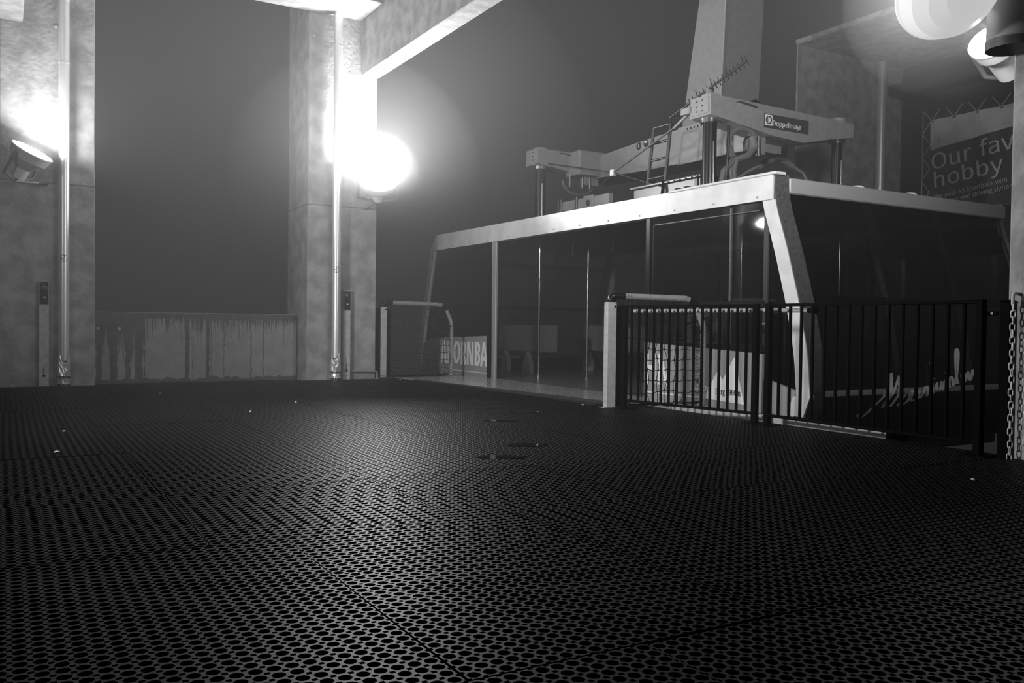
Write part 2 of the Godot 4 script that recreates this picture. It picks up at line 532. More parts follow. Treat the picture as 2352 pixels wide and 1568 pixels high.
# ------------------------------------------------------------------ rubber ring mats
const S := 0.0448
func mat_mesh(nx: int, nz: int, seg: int) -> ArrayMesh:
	var mb := MB.new()
	var h := S * 0.5
	var q := 0.0072
	var r := 0.0176
	var th := 0.02
	# outline of one cell: a square whose corners are cut by a quarter of the small holes
	var outl := []
	for c in 4:
		var b := Basis(Vector3.UP, -PI / 2 * c)
		outl.append(b * Vector3(h, 0, 0))
		outl.append(b * Vector3(h, 0, h - q))
		outl.append(b * Vector3(h - q, 0, h - q))
		outl.append(b * Vector3(h - q, 0, h))
	for i in nx:
		for j in nz:
			var o := Vector3((i + 0.5 - nx * 0.5) * S, 0, (j + 0.5 - nz * 0.5) * S)
			var circ := []
			for k in seg:
				circ.append(Vector3(cos(TAU * k / seg), 0, sin(TAU * k / seg)))
			# top: walk ring and outline together by angle
			var a := 0
			var b := 0
			while a < 16 or b < seg:
				var pa: Vector3 = outl[a % 16]
				var pb: Vector3 = circ[b % seg] * r
				var ta := TAU * (a + 1) / 16.0 if a < 16 else 99.0
				var tb := TAU * (b + 1) / seg if b < seg else 99.0
				if ta <= tb:
					mb.tri(o + pa, o + outl[(a + 1) % 16], o + pb, Vector3.UP, Vector3.UP, Vector3.UP)
					a += 1
				else:
					mb.tri(o + pb, o + pa, o + circ[(b + 1) % seg] * r, Vector3.UP, Vector3.UP, Vector3.UP)
					b += 1
			var d := Vector3(0, -th, 0)
			for k in seg:
				var c0: Vector3 = circ[k]
				var c1: Vector3 = circ[(k + 1) % seg]
				mb.tri(o + c0 * r, o + c1 * r, o + c1 * r + d, -c0, -c1, -c1)
				mb.tri(o + c0 * r, o + c1 * r + d, o + c0 * r + d, -c0, -c1, -c0)
			for c in 4:
				for k in [1, 2]:
					var p0: Vector3 = o + outl[c * 4 + k]
					var p1: Vector3 = o + outl[c * 4 + k + 1]
					mb.quad(p0, p1, p1 + d, p0 + d)
	var m := mb.mesh(Vector3.ZERO)
	m.surface_set_material(0, M.rubber)
	return m

func mats() -> void:
	var fl := get_node("floor")
	var kinds := {}
	# front edge, cells deep, x of one seam
	var rows := [[-0.31, 34, 0.45], [-1.842, 35, 0.96], [-3.416, 24, 0.68], [-4.498, 34, 0.67], [-6.028, 35, 0.66], [-7.602, 34, 0.62], [-9.132, 34, 0.95], [-10.662, 36, 0.5]]
	var wide := 23 * S + 0.006
	for row in rows:
		var seg := 16 if row[0] > -1.0 or row[0] > -2.0 else (12 if row[0] > -4.0 else 8)
		var key := ""
		var zc: float = row[0] - row[1] * S * 0.5
		var far: float = row[0] - row[1] * S
		var x: float = row[2] - wide * 4 + wide * 0.5
		var edge := 5.86 if row[0] > -6.5 else 5.35
		while x - wide * 0.5 < edge - 0.06:
			var right_most := -far * 1.82 + 0.6
			var cells := mini(23, int((edge - (x - wide * 0.5)) / S))
			if x > -0.75 and x - 0.5 < right_most and cells > 0:
				key = "%d_%d_%d" % [cells, row[1], seg]
				if not kinds.has(key):
					kinds[key] = mat_mesh(cells, row[1], seg)
				var o := same("rubber_mat", kinds[key], Vector3(x - (23 - cells) * S * 0.5, rng.randf_range(-0.0012, 0.0012), zc + rng.randf_range(-0.004, 0.004)), fl)
				o.rotation = Vector3(rng.randf_range(-0.0012, 0.0012), rng.randf_range(-0.002, 0.002), rng.randf_range(-0.0012, 0.0012))
			x += wide

# ------------------------------------------------------------------ the cable car
# how far the cabin's end reaches from its middle at height y
func reach(y: float) -> float:
	var ys := [-0.35, 0.015, 0.19, 0.6, 1.09, 1.6, 2.08, 2.4]
	var zs := [4.18, 4.36, 4.43, 4.39, 4.275, 4.12, 3.95, 3.94]
	for i in 7:
		if y <= ys[i + 1]:
			return lerpf(zs[i], zs[i + 1], clampf((y - ys[i]) / (ys[i + 1] - ys[i]), 0.0, 1.0))
	return zs[7]

func smooth_reach(y: float) -> float:
	return (reach(y - 0.1) + reach(y) * 2.0 + reach(y + 0.1)) * 0.25 if y > 0.4 else reach(y)

const ZC := -10.1
const XL := 6.5
const XR := 10.45

# an edge band of a cabin corner that follows the end's curve; plane "side" or "end"
func corner_band(x0: float, x1: float, s: float, w0: float, w1: float, y0: float, y1: float) -> MB:
	var mb := MB.new()
	var ys := []
	var y := y0
	while y < y1 - 0.01:
		ys.append(y)
		y += 0.07 if y > 0.25 else (0.175 if y > 0.0 and y < 0.1 else 0.09)
	ys.append(y1)
	for i in ys.size() - 1:
		var q := []
		for yy in [ys[i], ys[i + 1]]:
			var zo := ZC + s * (smooth_reach(yy) - w0)
			var zi := ZC + s * (smooth_reach(yy) - w1)
			q.append([Vector3(x0, yy, zo), Vector3(x1, yy, zo), Vector3(x1, yy, zi), Vector3(x0, yy, zi)])
		for k in 4:
			var m := (k + 1) % 4
			mb.quad(q[0][k], q[0][m], q[1][m], q[1][k])
		if i == 0:
			mb.quad(q[0][0], q[0][1], q[0][2], q[0][3])
		if i == ys.size() - 2:
			mb.quad(q[1][0], q[1][1], q[1][2], q[1][3])
	return mb

# surface across the cabin's end, set in by d
func end_sheet(x0: float, x1: float, s: float, d: float, y0: float, y1: float) -> MB:
	var mb := MB.new()
	var n := maxi(1, int((y1 - y0) / 0.09))
	for i in n:
		var a := lerpf(y0, y1, float(i) / n)
		var b := lerpf(y0, y1, float(i + 1) / n)
		var za := ZC + s * (smooth_reach(a) - d)
		var zb := ZC + s * (smooth_reach(b) - d)
		var na := Vector3(0, (smooth_reach(a - 0.02) - smooth_reach(a + 0.02)) / 0.04, 1).normalized() * Vector3(1, 1, s)
		var nb := Vector3(0, (smooth_reach(b - 0.02) - smooth_reach(b + 0.02)) / 0.04, 1).normalized() * Vector3(1, 1, s)
		mb.tri(Vector3(x0, a, za), Vector3(x1, a, za), Vector3(x1, b, zb), na, na, nb)
		mb.tri(Vector3(x0, a, za), Vector3(x1, b, zb), Vector3(x0, b, zb), na, nb, nb)
	return mb

func facing_left(x: float) -> Transform3D:          # local x runs towards the camera, local y up, lettering faces the platform
	return Transform3D(Basis(Vector3(0, 0, 1), Vector3(0, 1, 0), Vector3(-1, 0, 0)), Vector3(x, 0, 0))

func left_prism(poly: PackedVector2Array, x_face: float, x_back: float) -> MB:    # poly in (z, y)
	return MB.new().prism(poly, 0.0, x_back - x_face, Transform3D(Basis(Vector3(0, 0, 1), Vector3(0, 1, 0), Vector3(-1, 0, 0)), Vector3(x_back, 0, 0)))

func car() -> void:
	var c := thing("cable_car", Vector3(8.475, 0, ZC), "large white cable car cabin with dark glass and an open side doorway", "cable car")
	# floor, roof, hidden far side
	obj("cabin_floor", block(Vector3(6.56, -0.16, -14.2), Vector3(10.4, -0.004, -6.0), 0.01), M.car_floor, c)
	obj("underframe", block(Vector3(6.7, -0.5, -14.0), Vector3(10.25, -0.17, -6.15), 0.03), M.black, c)
	obj("roof", block(Vector3(6.56, 2.2, -14.0), Vector3(10.4, 2.325, -6.2), 0.02), M.trim, c)
	# roof fascias with a raised lip at the near end
	var fa := obj("side_fascia", left_prism(PackedVector2Array([Vector2(-14.08, 2.085), Vector2(-6.165, 2.085), Vector2(-6.16, 2.33), Vector2(-13.85, 2.345)]), 6.475, 6.6), M.white, c)
	var z := -13.8
	while z < -6.3:
		obj("rivet", MB.new().cyl(Vector3(6.476, 2.125, z), Vector3(6.468, 2.125, z), 0.011, 0.008, 8), M.grey_steel, fa)
		z += 0.62
	obj("fascia_cap", block(Vector3(6.462, 2.322, -7.7), Vector3(6.62, 2.352, -6.12), 0.008), M.white, fa)
	obj("side_fascia", block(Vector3(10.35, 2.085, -14.0), Vector3(10.475, 2.34, -6.17), 0.01), M.white, c)
	obj("end_fascia", block(Vector3(6.68, 2.15, -6.22), Vector3(10.3, 2.305, -6.13), 0.012), M.panel, c)
	obj("end_fascia", block(Vector3(6.68, 2.15, -14.08), Vector3(10.3, 2.305, -13.98), 0.012), M.panel, c)
	# corner frames: white on the long side, dark on the end
	for s in [1, -1]:
		for x in [XL, XR]:
			var inw := 1.0 if x == XL else -1.0
			var cf := obj("corner_frame", corner_band(x - 0.012 * inw, x + 0.05 * inw, s, 0.0, 0.16, 0.19, 2.085), M.white, c)
			obj("frame_foot", corner_band(x - 0.012 * inw, x + 0.05 * inw, s, 0.0, 0.2, 0.0, 0.19), M.white, cf)
			var ct := obj("corner_trim", corner_band(x - 0.004 * inw, x + 0.19 * inw, s, -0.012, 0.05, -0.02, 2.33), M.trim, c)
			for k in 8:
				var y := 0.3 + 0.26 * k
				var zz: float = ZC + s * (smooth_reach(y) + 0.012)
				obj("screw", MB.new().cyl(Vector3(x + 0.04 * inw, y, zz), Vector3(x + 0.04 * inw, y, zz + 0.006 * s), 0.011, 0.009, 8), M.zinc, ct)
	# the two ends: glass over a dark apron with a white line
	for s in [1, -1]:
		obj("end_window", end_sheet(6.69, 10.26, s, 0.03, 0.24, 2.15), M.glass_end, c)
		var ap := obj("end_apron", end_sheet(6.69, 10.26, s, 0.012, -0.35, 0.19), M.black, c)
		obj("white_line", end_sheet(6.69, 10.26, s, 0.008, 0.19, 0.245), M.panel, ap)
		for x in [7.86, 9.06]:
			obj("mullion", corner_band(x, x + 0.1, s, 0.034, 0.1, 0.24, 2.15), M.trim, c)
		obj("end_rail", block(Vector3(6.69, 1.09, ZC + s * 4.16 - 0.03), Vector3(10.26, 1.16, ZC + s * 4.16 + 0.03), 0.01), M.black, c)
		obj("header_rail", block(Vector3(6.69, 1.86, ZC + s * 3.93 - 0.03), Vector3(10.26, 1.95, ZC + s * 3.93 + 0.03), 0.01), M.black, c)
	script_lettering(c)
	# far long side, seen through the cabin
	obj("far_window", MB.new().quad(Vector3(10.43, 0.65, -14.0), Vector3(10.43, 0.65, -6.2), Vector3(10.43, 2.1, -6.2), Vector3(10.43, 2.1, -14.0)), M.glass_end, c)
	obj("far_panel", block(Vector3(10.38, -0.06, -14.3), Vector3(10.45, 0.65, -5.9), 0.01), M.black, c)
	for zz in [-12.6, -11.1, -9.6, -8.1]:
		obj("far_mullion", block(Vector3(10.38, 0.65, zz - 0.05), Vector3(10.44, 2.1, zz + 0.05), 0.01), M.dark, c)
	# near long side: fixed part, doorway, sliding door
	var fp := obj("side_panel", left_prism(PackedVector2Array([Vector2(-14.34, -0.05), Vector2(-11.96, -0.05), Vector2(-11.96, 0.648), Vector2(-13.82, 0.578), Vector2(-14.28, 0.5)]), 6.485, 6.53), M.panel, c)
	obj("lettering", text_mb("AHORNBA", 1.66, 0.372, facing_left(6.485).translated_local(Vector3(-13.6, 0.168, 0))), M.letters, fp)
	obj("thin_line", left_prism(PackedVector2Array([Vector2(-13.3, 0.06), Vector2(-11.96, 0.062), Vector2(-11.96, 0.074), Vector2(-13.3, 0.072)]), 6.481, 6.486), M.letters, fp)
	obj("side_window", MB.new().quad(Vector3(6.51, 0.6, -14.1), Vector3(6.51, 0.64, -11.97), Vector3(6.51, 2.09, -11.97), Vector3(6.51, 2.09, -13.9)), M.glass, c)
	obj("door_seal", block(Vector3(6.48, -0.05, -11.955), Vector3(6.55, 2.09, -11.8), 0.01), M.black, c)
	obj("door_post", block(Vector3(6.48, -0.04, -11.8), Vector3(6.52, 2.09, -11.69), 0.008), M.panel, c)
	obj("sill", block(Vector3(6.44, -0.1, -11.9), Vector3(6.56, -0.012, -6.2), 0.006), M.iron, c)
	var d := obj("sliding_door", block(Vector3(6.49, 0.66, -8.12), Vector3(6.53, 2.09, -8.04), 0.008), M.black, c)
	obj("stile", block(Vector3(6.49, 0.6, -6.285), Vector3(6.53, 2.09, -6.215), 0.008), M.dark, d)
	obj("stile", block(Vector3(6.495, 0.66, -6.76), Vector3(6.53, 2.06, -6.735), 0.004), M.trim, d)
	obj("belt_rail", block(Vector3(6.483, 1.03, -7.5), Vector3(6.53, 1.1, -6.25), 0.008), M.black, d)
	obj("lower_rail", block(Vector3(6.483, 0.6, -8.1), Vector3(6.53, 0.66, -6.25), 0.008), M.black, d)
	obj("gasket", left_prism(PackedVector2Array([Vector2(-7.99, 1.99), Vector2(-6.35, 1.99), Vector2(-6.35, 2.0), Vector2(-8.0, 2.0)]), 6.499, 6.51), M.trim, d)
	obj("gasket", left_prism(PackedVector2Array([Vector2(-8.0, 0.66), Vector2(-7.985, 0.66), Vector2(-7.985, 2.0), Vector2(-8.0, 2.0)]), 6.499, 6.51), M.trim, d)
	obj("door_pane", MB.new().quad(Vector3(6.497, 0.64, -8.1), Vector3(6.525, 0.58, -6.22), Vector3(6.525, 2.09, -6.22), Vector3(6.497, 2.09, -8.1)), M.glass, d)
	var dp := obj("door_panel", left_prism(PackedVector2Array([Vector2(-8.1, -0.06), Vector2(-6.26, -0.02), Vector2(-6.26, 0.575), Vector2(-8.1, 0.645)]), 6.48, 6.53), M.panel, c)
	obj("lettering", text_mb("HN", 0.41, 0.35, facing_left(6.48).translated_local(Vector3(-8.06, 0.17, 0))), M.letters, dp)
	obj("thin_line", left_prism(PackedVector2Array([Vector2(-8.06, 0.066), Vector2(-7.0, 0.07), Vector2(-7.0, 0.084), Vector2(-8.06, 0.08)]), 6.476, 6.481), M.letters, dp)
	obj("emblem", left_prism(PackedVector2Array([Vector2(-7.08, 0.075), Vector2(-6.885, 0.365), Vector2(-6.8, 0.285), Vector2(-6.64, 0.53), Vector2(-6.49, 0.055)]), 6.474, 6.481), M.letters, dp)
	obj("lettering", text_mb("Tal 638m", 0.29, 0.06, facing_left(6.48).translated_local(Vector3(-7.27, 0.15, 0)), true, 0.006, "Droid Serif"), M.letters, dp)
	obj("lettering", text_mb("Berg 1966m", 0.36, 0.06, facing_left(6.474).translated_local(Vector3(-6.9, 0.135, 0)), false, 0.004, "Droid Serif"), M.dark, dp)
	obj("corner_panel", left_prism(PackedVector2Array([Vector2(-6.24, -0.04), Vector2(-5.86, -0.02), Vector2(-5.83, 0.24), Vector2(-6.24, 0.335)]), 6.49, 6.53), M.panel, c)
	obj("corner_pane", left_prism(PackedVector2Array([Vector2(-6.22, 0.335), Vector2(-5.84, 0.25), Vector2(-6.0, 1.1), Vector2(-6.22, 2.05)]), 6.51, 6.52), M.glass, c)
	# inside
	for p in [Vector2(7.33, -11.8), Vector2(7.95, -11.36), Vector2(8.3, -8.4), Vector2(9.2, -7.6), Vector2(7.6, -7.0)]:
		var gp := obj("grab_pole", MB.new().cyl(Vector3(p.x, 0, p.y), Vector3(p.x, 2.2, p.y), 0.019, -1.0, 12), M.chrome, c)
		obj("pole_foot", MB.new().cyl(Vector3(p.x, -0.003, p.y), Vector3(p.x, 0.015, p.y), 0.05, 0.04, 16), M.chrome, gp)
	for p in [Vector2(7.2, -10.69), Vector2(7.2, -9.71), Vector2(8.2, -10.2)]:
		var st := obj("hand_strap", MB.new().tube([Vector3(p.x, 2.2, p.y), Vector3(p.x, 1.86, p.y)], 0.007, 6), M.dark, c)
		obj("strap_ball", MB.new().lathe([Vector2(0, -0.022), Vector2(0.016, -0.016), Vector2(0.022, 0), Vector2(0.016, 0.016), Vector2(0, 0.022)], 10), M.chrome, st, true).position = Vector3(p.x, 1.85, p.y) - c.position
	for b in [[7.8, -13.95, -12.5], [9.35, -13.6, -12.1]]:
		var bn := obj("bench", block(Vector3(b[0], 0.36, b[1]), Vector3(b[0] + 0.35, 0.82, b[2]), 0.02), M.bench, c)
		for zf in [b[1] + 0.25, b[2] - 0.43]:
			obj("bench_foot", left_prism(PackedVector2Array([Vector2(zf - 0.12, -0.003), Vector2(zf + 0.12, -0.003), Vector2(zf + 0.11, 0.16), Vector2(zf + 0.06, 0.28), Vector2(zf, 0.36), Vector2(zf - 0.06, 0.28), Vector2(zf - 0.11, 0.16)]), b[0] - 0.02, b[0] + 0.06), M.panel, bn)
	var dk := obj("operator_desk", left_prism(PackedVector2Array([Vector2(-7.72, 0.62), Vector2(-7.1, 0.62), Vector2(-7.08, 0.93), Vector2(-7.2, 1.0), Vector2(-7.72, 0.97)]), 6.75, 7.1), M.bench, c)
	obj("desk_lever", MB.new().tube([Vector3(6.74, 0.66, -7.5), Vector3(6.72, 0.82, -7.49), Vector3(6.72, 0.86, -7.3), Vector3(6.72, 0.68, -7.22)], 0.012, 6), M.black, dk)
	obj("desk_lever", MB.new().tube([Vector3(6.74, 0.86, -7.7), Vector3(6.72, 0.94, -7.3)], 0.01, 6), M.black, dk)

# handwriting across the near end, leaning upwards
func script_lettering(c: Node3D) -> void:
	var ink := obj("end_lettering", MB.new().box(Vector3(7.25, -0.02, ZC + 4.378), Vector3(7.27, 0.0, ZC + 4.384)), M.letters, c)
	var strokes := [
		[[7.27, 0.0], [7.30, -0.04], [7.36, -0.03], [7.45, 0.06], [7.56, 0.17], [7.66, 0.36], [7.68, 0.40]],
		[[7.68, 0.40], [7.66, 0.22], [7.60, 0.05]], [[7.60, 0.05], [7.68, 0.18], [7.76, 0.30], [7.80, 0.37]], [[7.80, 0.37], [7.79, 0.2], [7.72, 0.06]],
		[[7.84, 0.06], [7.88, 0.17], [7.95, 0.19], [7.97, 0.12], [7.90, 0.07], [7.85, 0.09]], [[7.99, 0.22], [8.0, 0.11], [8.06, 0.12], [8.1, 0.23]], [[8.1, 0.23], [8.11, 0.12]],
		[[8.15, 0.13], [8.2, 0.24], [8.24, 0.25], [8.24, 0.15]], [[8.32, 0.5], [8.32, 0.2], [8.36, 0.18]], [[8.27, 0.31], [8.38, 0.33]],
		[[8.46, 0.29], [8.4, 0.28], [8.39, 0.21], [8.45, 0.22], [8.48, 0.3], [8.49, 0.21]], [[8.54, 0.31], [8.54, 0.22]], [[8.54, 0.38], [8.55, 0.39]],
		[[8.6, 0.23], [8.61, 0.32], [8.66, 0.34], [8.67, 0.24]], [[8.70, 0.26], [8.76, 0.42], [8.80, 0.6], [8.77, 0.63], [8.74, 0.5], [8.74, 0.3], [8.78, 0.26]],
		[[8.84, 0.28], [8.83, 0.36], [8.88, 0.38], [8.9, 0.31], [8.85, 0.27]], [[8.94, 0.39], [8.97, 0.29], [9.03, 0.41]], [[9.06, 0.33], [9.13, 0.39], [9.1, 0.44], [9.06, 0.38], [9.08, 0.29], [9.15, 0.31]]]
	for s in strokes:
		var pts := []
		for i in s.size() - 1:
			for k in 4:
				var t := k / 4.0
				var a := Vector2(s[maxi(i - 1, 0)][0], s[maxi(i - 1, 0)][1])
				var b := Vector2(s[i][0], s[i][1])
				var d := Vector2(s[i + 1][0], s[i + 1][1])
				var e := Vector2(s[mini(i + 2, s.size() - 1)][0], s[mini(i + 2, s.size() - 1)][1])
				pts.append(b.cubic_interpolate(d, a, e, t))
		pts.append(Vector2(s[-1][0], s[-1][1]))
		var p := []
		var q := []
		for i in pts.size():
			var w: float = 0.009 + 0.016 * absf(pts[mini(i + 1, pts.size() - 1)].y - pts[maxi(i - 1, 0)].y) / maxf(0.001, pts[mini(i + 1, pts.size() - 1)].distance_to(pts[maxi(i - 1, 0)]))
			for side in [-1, 1]:
				var at := Vector3(pts[i].x + w * side, pts[i].y, 0)
				at.z = ZC + smooth_reach(at.y) - 0.004
				(p if side < 0 else q).append(at)
		obj("letter", MB.new().ribbon(p, q), M.letters, ink)

# ------------------------------------------------------------------ the hanger above it
func hanger() -> void:
	var h := thing("cabin_hanger", Vector3(8.48, 2.33, ZC), "grey steel hanger frame with two cross beams and a tall mast above the cabin", "hanger")
	# crossbeams on four round posts
	for n in 2:
		var z0 := -8.2 if n == 0 else -12.05
		var pr := MB.new().prism(PackedVector2Array([Vector2(7.21, 3.335), Vector2(7.69, 3.275), Vector2(8.27, 3.197), Vector2(8.8, 3.175), Vector2(9.3, 3.28), Vector2(9.72, 3.345), Vector2(9.72, 3.525), Vector2(8.4, 3.555), Vector2(7.21, 3.575)]), z0, z0 + 0.35)
		var cb := obj("cross_beam", pr, M.grey_steel, h)
		for x in [7.37, 9.62]:
			var po := obj("post", MB.new().cyl(Vector3(x, 2.33, z0 + 0.17), Vector3(x, 3.32, z0 + 0.17), 0.085 if x < 8 else 0.07, -1.0, 20), M.black, h)
			obj("collar", MB.new().cyl(Vector3(x, 3.28, z0 + 0.17), Vector3(x, 3.345, z0 + 0.17), 0.115, -1.0, 24), M.chrome, po)
			obj("cap", MB.new().cyl(Vector3(x, 3.54, z0 + 0.17), Vector3(x, 3.61, z0 + 0.17), 0.11, -1.0, 24), M.grey_steel, po)
			obj("hydraulic_line", MB.new().tube([Vector3(x - 0.02, 3.05, z0 + 0.26), Vector3(x - 0.02, 2.34, z0 + 0.265)], 0.012, 6), M.chrome, po)
		obj("end_plate", block(Vector3(7.2, 3.36, z0 + 0.03), Vector3(7.212, 3.55, z0 + 0.32), 0.003), M.grey_steel, cb)
		for k in 3:
			for j in 2:
				obj("bolt", MB.new().cyl(Vector3(7.202, 3.4 + 0.06 * k, z0 + 0.12 + 0.1 * j), Vector3(7.19, 3.4 + 0.06 * k, z0 + 0.12 + 0.1 * j), 0.009, -1.0, 6), M.zinc, cb)
		obj("lifting_eye", MB.new().tube([Vector3(8.0, 3.56, z0 + 0.2), Vector3(8.02, 3.62, z0 + 0.2), Vector3(8.08, 3.64, z0 + 0.2), Vector3(8.14, 3.62, z0 + 0.2), Vector3(8.16, 3.56, z0 + 0.2)], 0.02, 6), M.iron, cb)
		obj("grip_rail", MB.new().tube([Vector3(7.62, 3.535, z0 + 0.352), Vector3(7.63, 3.53, z0 + 0.4), Vector3(7.93, 3.5, z0 + 0.4), Vector3(7.94, 3.5, z0 + 0.352)], 0.008, 6), M.zinc, cb)
	# maker's plate on the near beam
	var sg := obj("maker_plate", MB.new().prism(PackedVector2Array([Vector2(8.08, 3.285), Vector2(8.86, 3.285), Vector2(8.86, 3.455), Vector2(8.08, 3.455)]), 0.0, 0.008, Transform3D(Basis(), Vector3(0, 0, -7.85))), M.sign, h)
	obj("logo_square", block(Vector3(8.09, 3.315, -7.843), Vector3(8.215, 3.445, -7.838), 0.0), M.letters, sg)
	obj("logo_ring", MB.new().cyl(Vector3(8.152, 3.38, -7.838), Vector3(8.152, 3.38, -7.836), 0.052, -1.0, 28), M.sign, sg)
	obj("logo_half", MB.new().prism(PackedVector2Array([Vector2(8.152, 3.345), Vector2(8.17, 3.352), Vector2(8.182, 3.366), Vector2(8.186, 3.38), Vector2(8.182, 3.394), Vector2(8.17, 3.408), Vector2(8.152, 3.415)]), 0.0, 0.002, Transform3D(Basis(), Vector3(0, 0, -7.836))), M.letters, sg)
	obj("logo_bar", block(Vector3(8.134, 3.34, -7.836), Vector3(8.141, 3.42, -7.834), 0.0), M.letters, sg)
	obj("lettering", text_mb("Doppelmayr", 0.5, 0.062, Transform3D(Basis(), Vector3(8.225, 3.325, -7.842)), false, 0.003), M.letters, sg)
	# girder between the beams, box at its far end
	var gd := obj("girder", left_prism(PackedVector2Array([Vector2(-11.7, 3.18), Vector2(-10.3, 3.12), Vector2(-8.2, 3.08), Vector2(-8.2, 3.6), Vector2(-9.2, 3.595), Vector2(-10.3, 3.57), Vector2(-11.7, 3.5)]), 8.2, 8.76), M.grey_steel, h)
	obj("warning_sign", MB.new().cyl(Vector3(8.2, 3.5, -10.45), Vector3(8.194, 3.5, -10.45), 0.055, -1.0, 20), M.dark, gd)
	var ws := obj("warning_sign", MB.new().cyl(Vector3(8.2, 3.515, -10.28), Vector3(8.194, 3.515, -10.28), 0.055, -1.0, 20), M.dark, gd)
	obj("warning_mark", block(Vector3(8.19, 3.52, -10.31), Vector3(8.195, 3.55, -10.25), 0.0), M.letters, ws)
	obj("warning_mark", block(Vector3(8.19, 3.48, -10.455), Vector3(8.195, 3.525, -10.445), 0.0), M.letters, gd)
	for k in 9:
		obj("bolt", MB.new().cyl(Vector3(8.2, 3.55, -9.35 + 0.07 * k), Vector3(8.17, 3.55, -9.35 + 0.07 * k), 0.016, -1.0, 6), M.iron, gd)
	obj("flange", block(Vector3(8.17, 3.08, -9.55), Vector3(8.2, 3.6, -8.5), 0.006), M.grey_steel, gd)
	obj("junction_box", block(Vector3(7.8, 3.185, -11.8), Vector3(8.4, 3.565, -11.42), 0.01), M.grey_steel, h)
	obj("junction_box", block(Vector3(8.02, 3.06, -11.72), Vector3(8.3, 3.2, -11.6), 0.006), M.grey_steel, h)
	# mast going up out of sight
	var ms := obj("mast", MB.new(), M.mast, h) if false else null
	var mm := MB.new()
	mm.prism(PackedVector2Array([Vector2(-9.5, 3.55), Vector2(-8.75, 3.55), Vector2(-8.6, 6.5), Vector2(-8.95, 6.5)]), 0.0, 0.68, Transform3D(Basis(Vector3(0, 0, 1), Vector3(0, 1, 0), Vector3(-1, 0, 0)), Vector3(8.88, 0, 0)))
	ms = obj("mast", mm, M.mast, h)
	obj("mast_edge", MB.new().cyl(Vector3(8.2, 3.55, -8.75), Vector3(8.2, 6.5, -8.6), 0.014, -1.0, 6), M.grey_steel, ms)
	# hoses and fittings under the beams
	var loop := []
	for k in 15:
		var a := PI * 0.28 + PI * 1.05 * k / 14.0
		loop.append(Vector3(7.82 + 0.25 * cos(a), 3.05 + 0.2 * sin(a), -7.92))
	loop.append(Vector3(7.5, 2.7, -7.93))
	loop.append(Vector3(7.44, 2.36, -7.95))
	obj("hose", MB.new().tube(loop, 0.036, 10), M.hose, h)
	obj("hose", MB.new().tube([Vector3(7.98, 3.22, -7.95), Vector3(8.02, 3.05, -7.93), Vector3(7.88, 2.92, -7.92), Vector3(7.69, 2.86, -7.92), Vector3(7.66, 2.72, -7.93), Vector3(7.72, 2.52, -7.95), Vector3(7.78, 2.36, -7.97)], 0.045, 10), M.hose, h)
	obj("hose", MB.new().tube([Vector3(7.55, 3.25, -7.9), Vector3(7.53, 3.0, -7.88), Vector3(7.52, 2.6, -7.9), Vector3(7.54, 2.35, -7.95)], 0.018, 8), M.dark, h)
	var coil := []
	for k in 25:
		coil.append(Vector3(7.95 + 0.1 * cos(TAU * k / 12.0), 3.05 + 0.13 * sin(TAU * k / 12.0), -7.97 + 0.002 * k))
	obj("cable_coil", MB.new().tube(coil, 0.008, 6), M.dark, h)
	var hc := []
	for k in 13:
		var a := PI + PI * k / 12.0
		hc.append(Vector3(7.95 + 0.3 * cos(a), 3.1 + 0.2 * sin(a), -11.66))
	obj("hose", MB.new().tube(hc, 0.02, 8), M.hose, h)
	for x in [7.74, 7.98, 8.12]:
		obj("fitting", MB.new().cyl(Vector3(x, 3.2, -11.6), Vector3(x, 3.0, -11.6), 0.016, -1.0, 8), M.chrome, h)
	for p in [Vector2(8.06, 3.17), Vector2(8.12, 3.17)]:
		obj("fitting", MB.new().cyl(Vector3(p.x, p.y + 0.03, -7.95), Vector3(p.x, p.y - 0.22, -7.95), 0.018, -1.0, 8), M.chrome, h)
	obj("valve_block", block(Vector3(8.1, 2.98, -8.1), Vector3(8.24, 3.2, -7.96), 0.01), M.grey_steel, h)
	# braces with swivels
	for a in [[Vector3(9.5, 3.24, -9.0), Vector3(8.95, 2.98, -9.0), Vector3(8.55, 2.75, -9.0)], [Vector3(9.6, 3.24, -9.0), Vector3(10.07, 3.08, -9.0), Vector3(10.35, 2.75, -9.0)]]:
		var br := obj("brace", MB.new().cyl(a[1], a[2], 0.018, 0.014, 8), M.grey_steel, h)
		obj("swivel", MB.new().cyl(a[0], a[0].lerp(a[1], 0.55), 0.055, 0.045, 10), M.grey_steel, br)
		obj("swivel_rod", MB.new().cyl(a[0].lerp(a[1], 0.5), a[1], 0.026, 0.02, 8), M.grey_steel, br)
	obj("brace_bracket", block(Vector3(9.45, 3.2, -9.08), Vector3(9.66, 3.42, -8.92), 0.01), M.grey_steel, h)
	obj("brace_arm", block(Vector3(8.76, 3.36, -9.07), Vector3(9.66, 3.46, -8.93), 0.01), M.grey_steel, h)
	# sloping rod with its bracket and guy wires
	var rod := obj("inclined_rod", MB.new().cyl(Vector3(7.5, 2.995, -10.14), Vector3(7.42, 3.36, -8.75), 0.014, -1.0, 10), M.trim, h)
	obj("rod_tip", MB.new().cyl(Vector3(7.42, 3.36, -8.75), Vector3(7.3, 3.46, -8.3), 0.016, 0.022, 10), M.panel, rod)
	obj("rod_bracket", block(Vector3(7.47, 2.95, -10.18), Vector3(7.53, 3.04, -10.1), 0.006), M.letters, rod)
	obj("rod_bracket", block(Vector3(7.19, 3.41, -8.36), Vector3(7.25, 3.49, -8.2), 0.006), M.panel, rod)
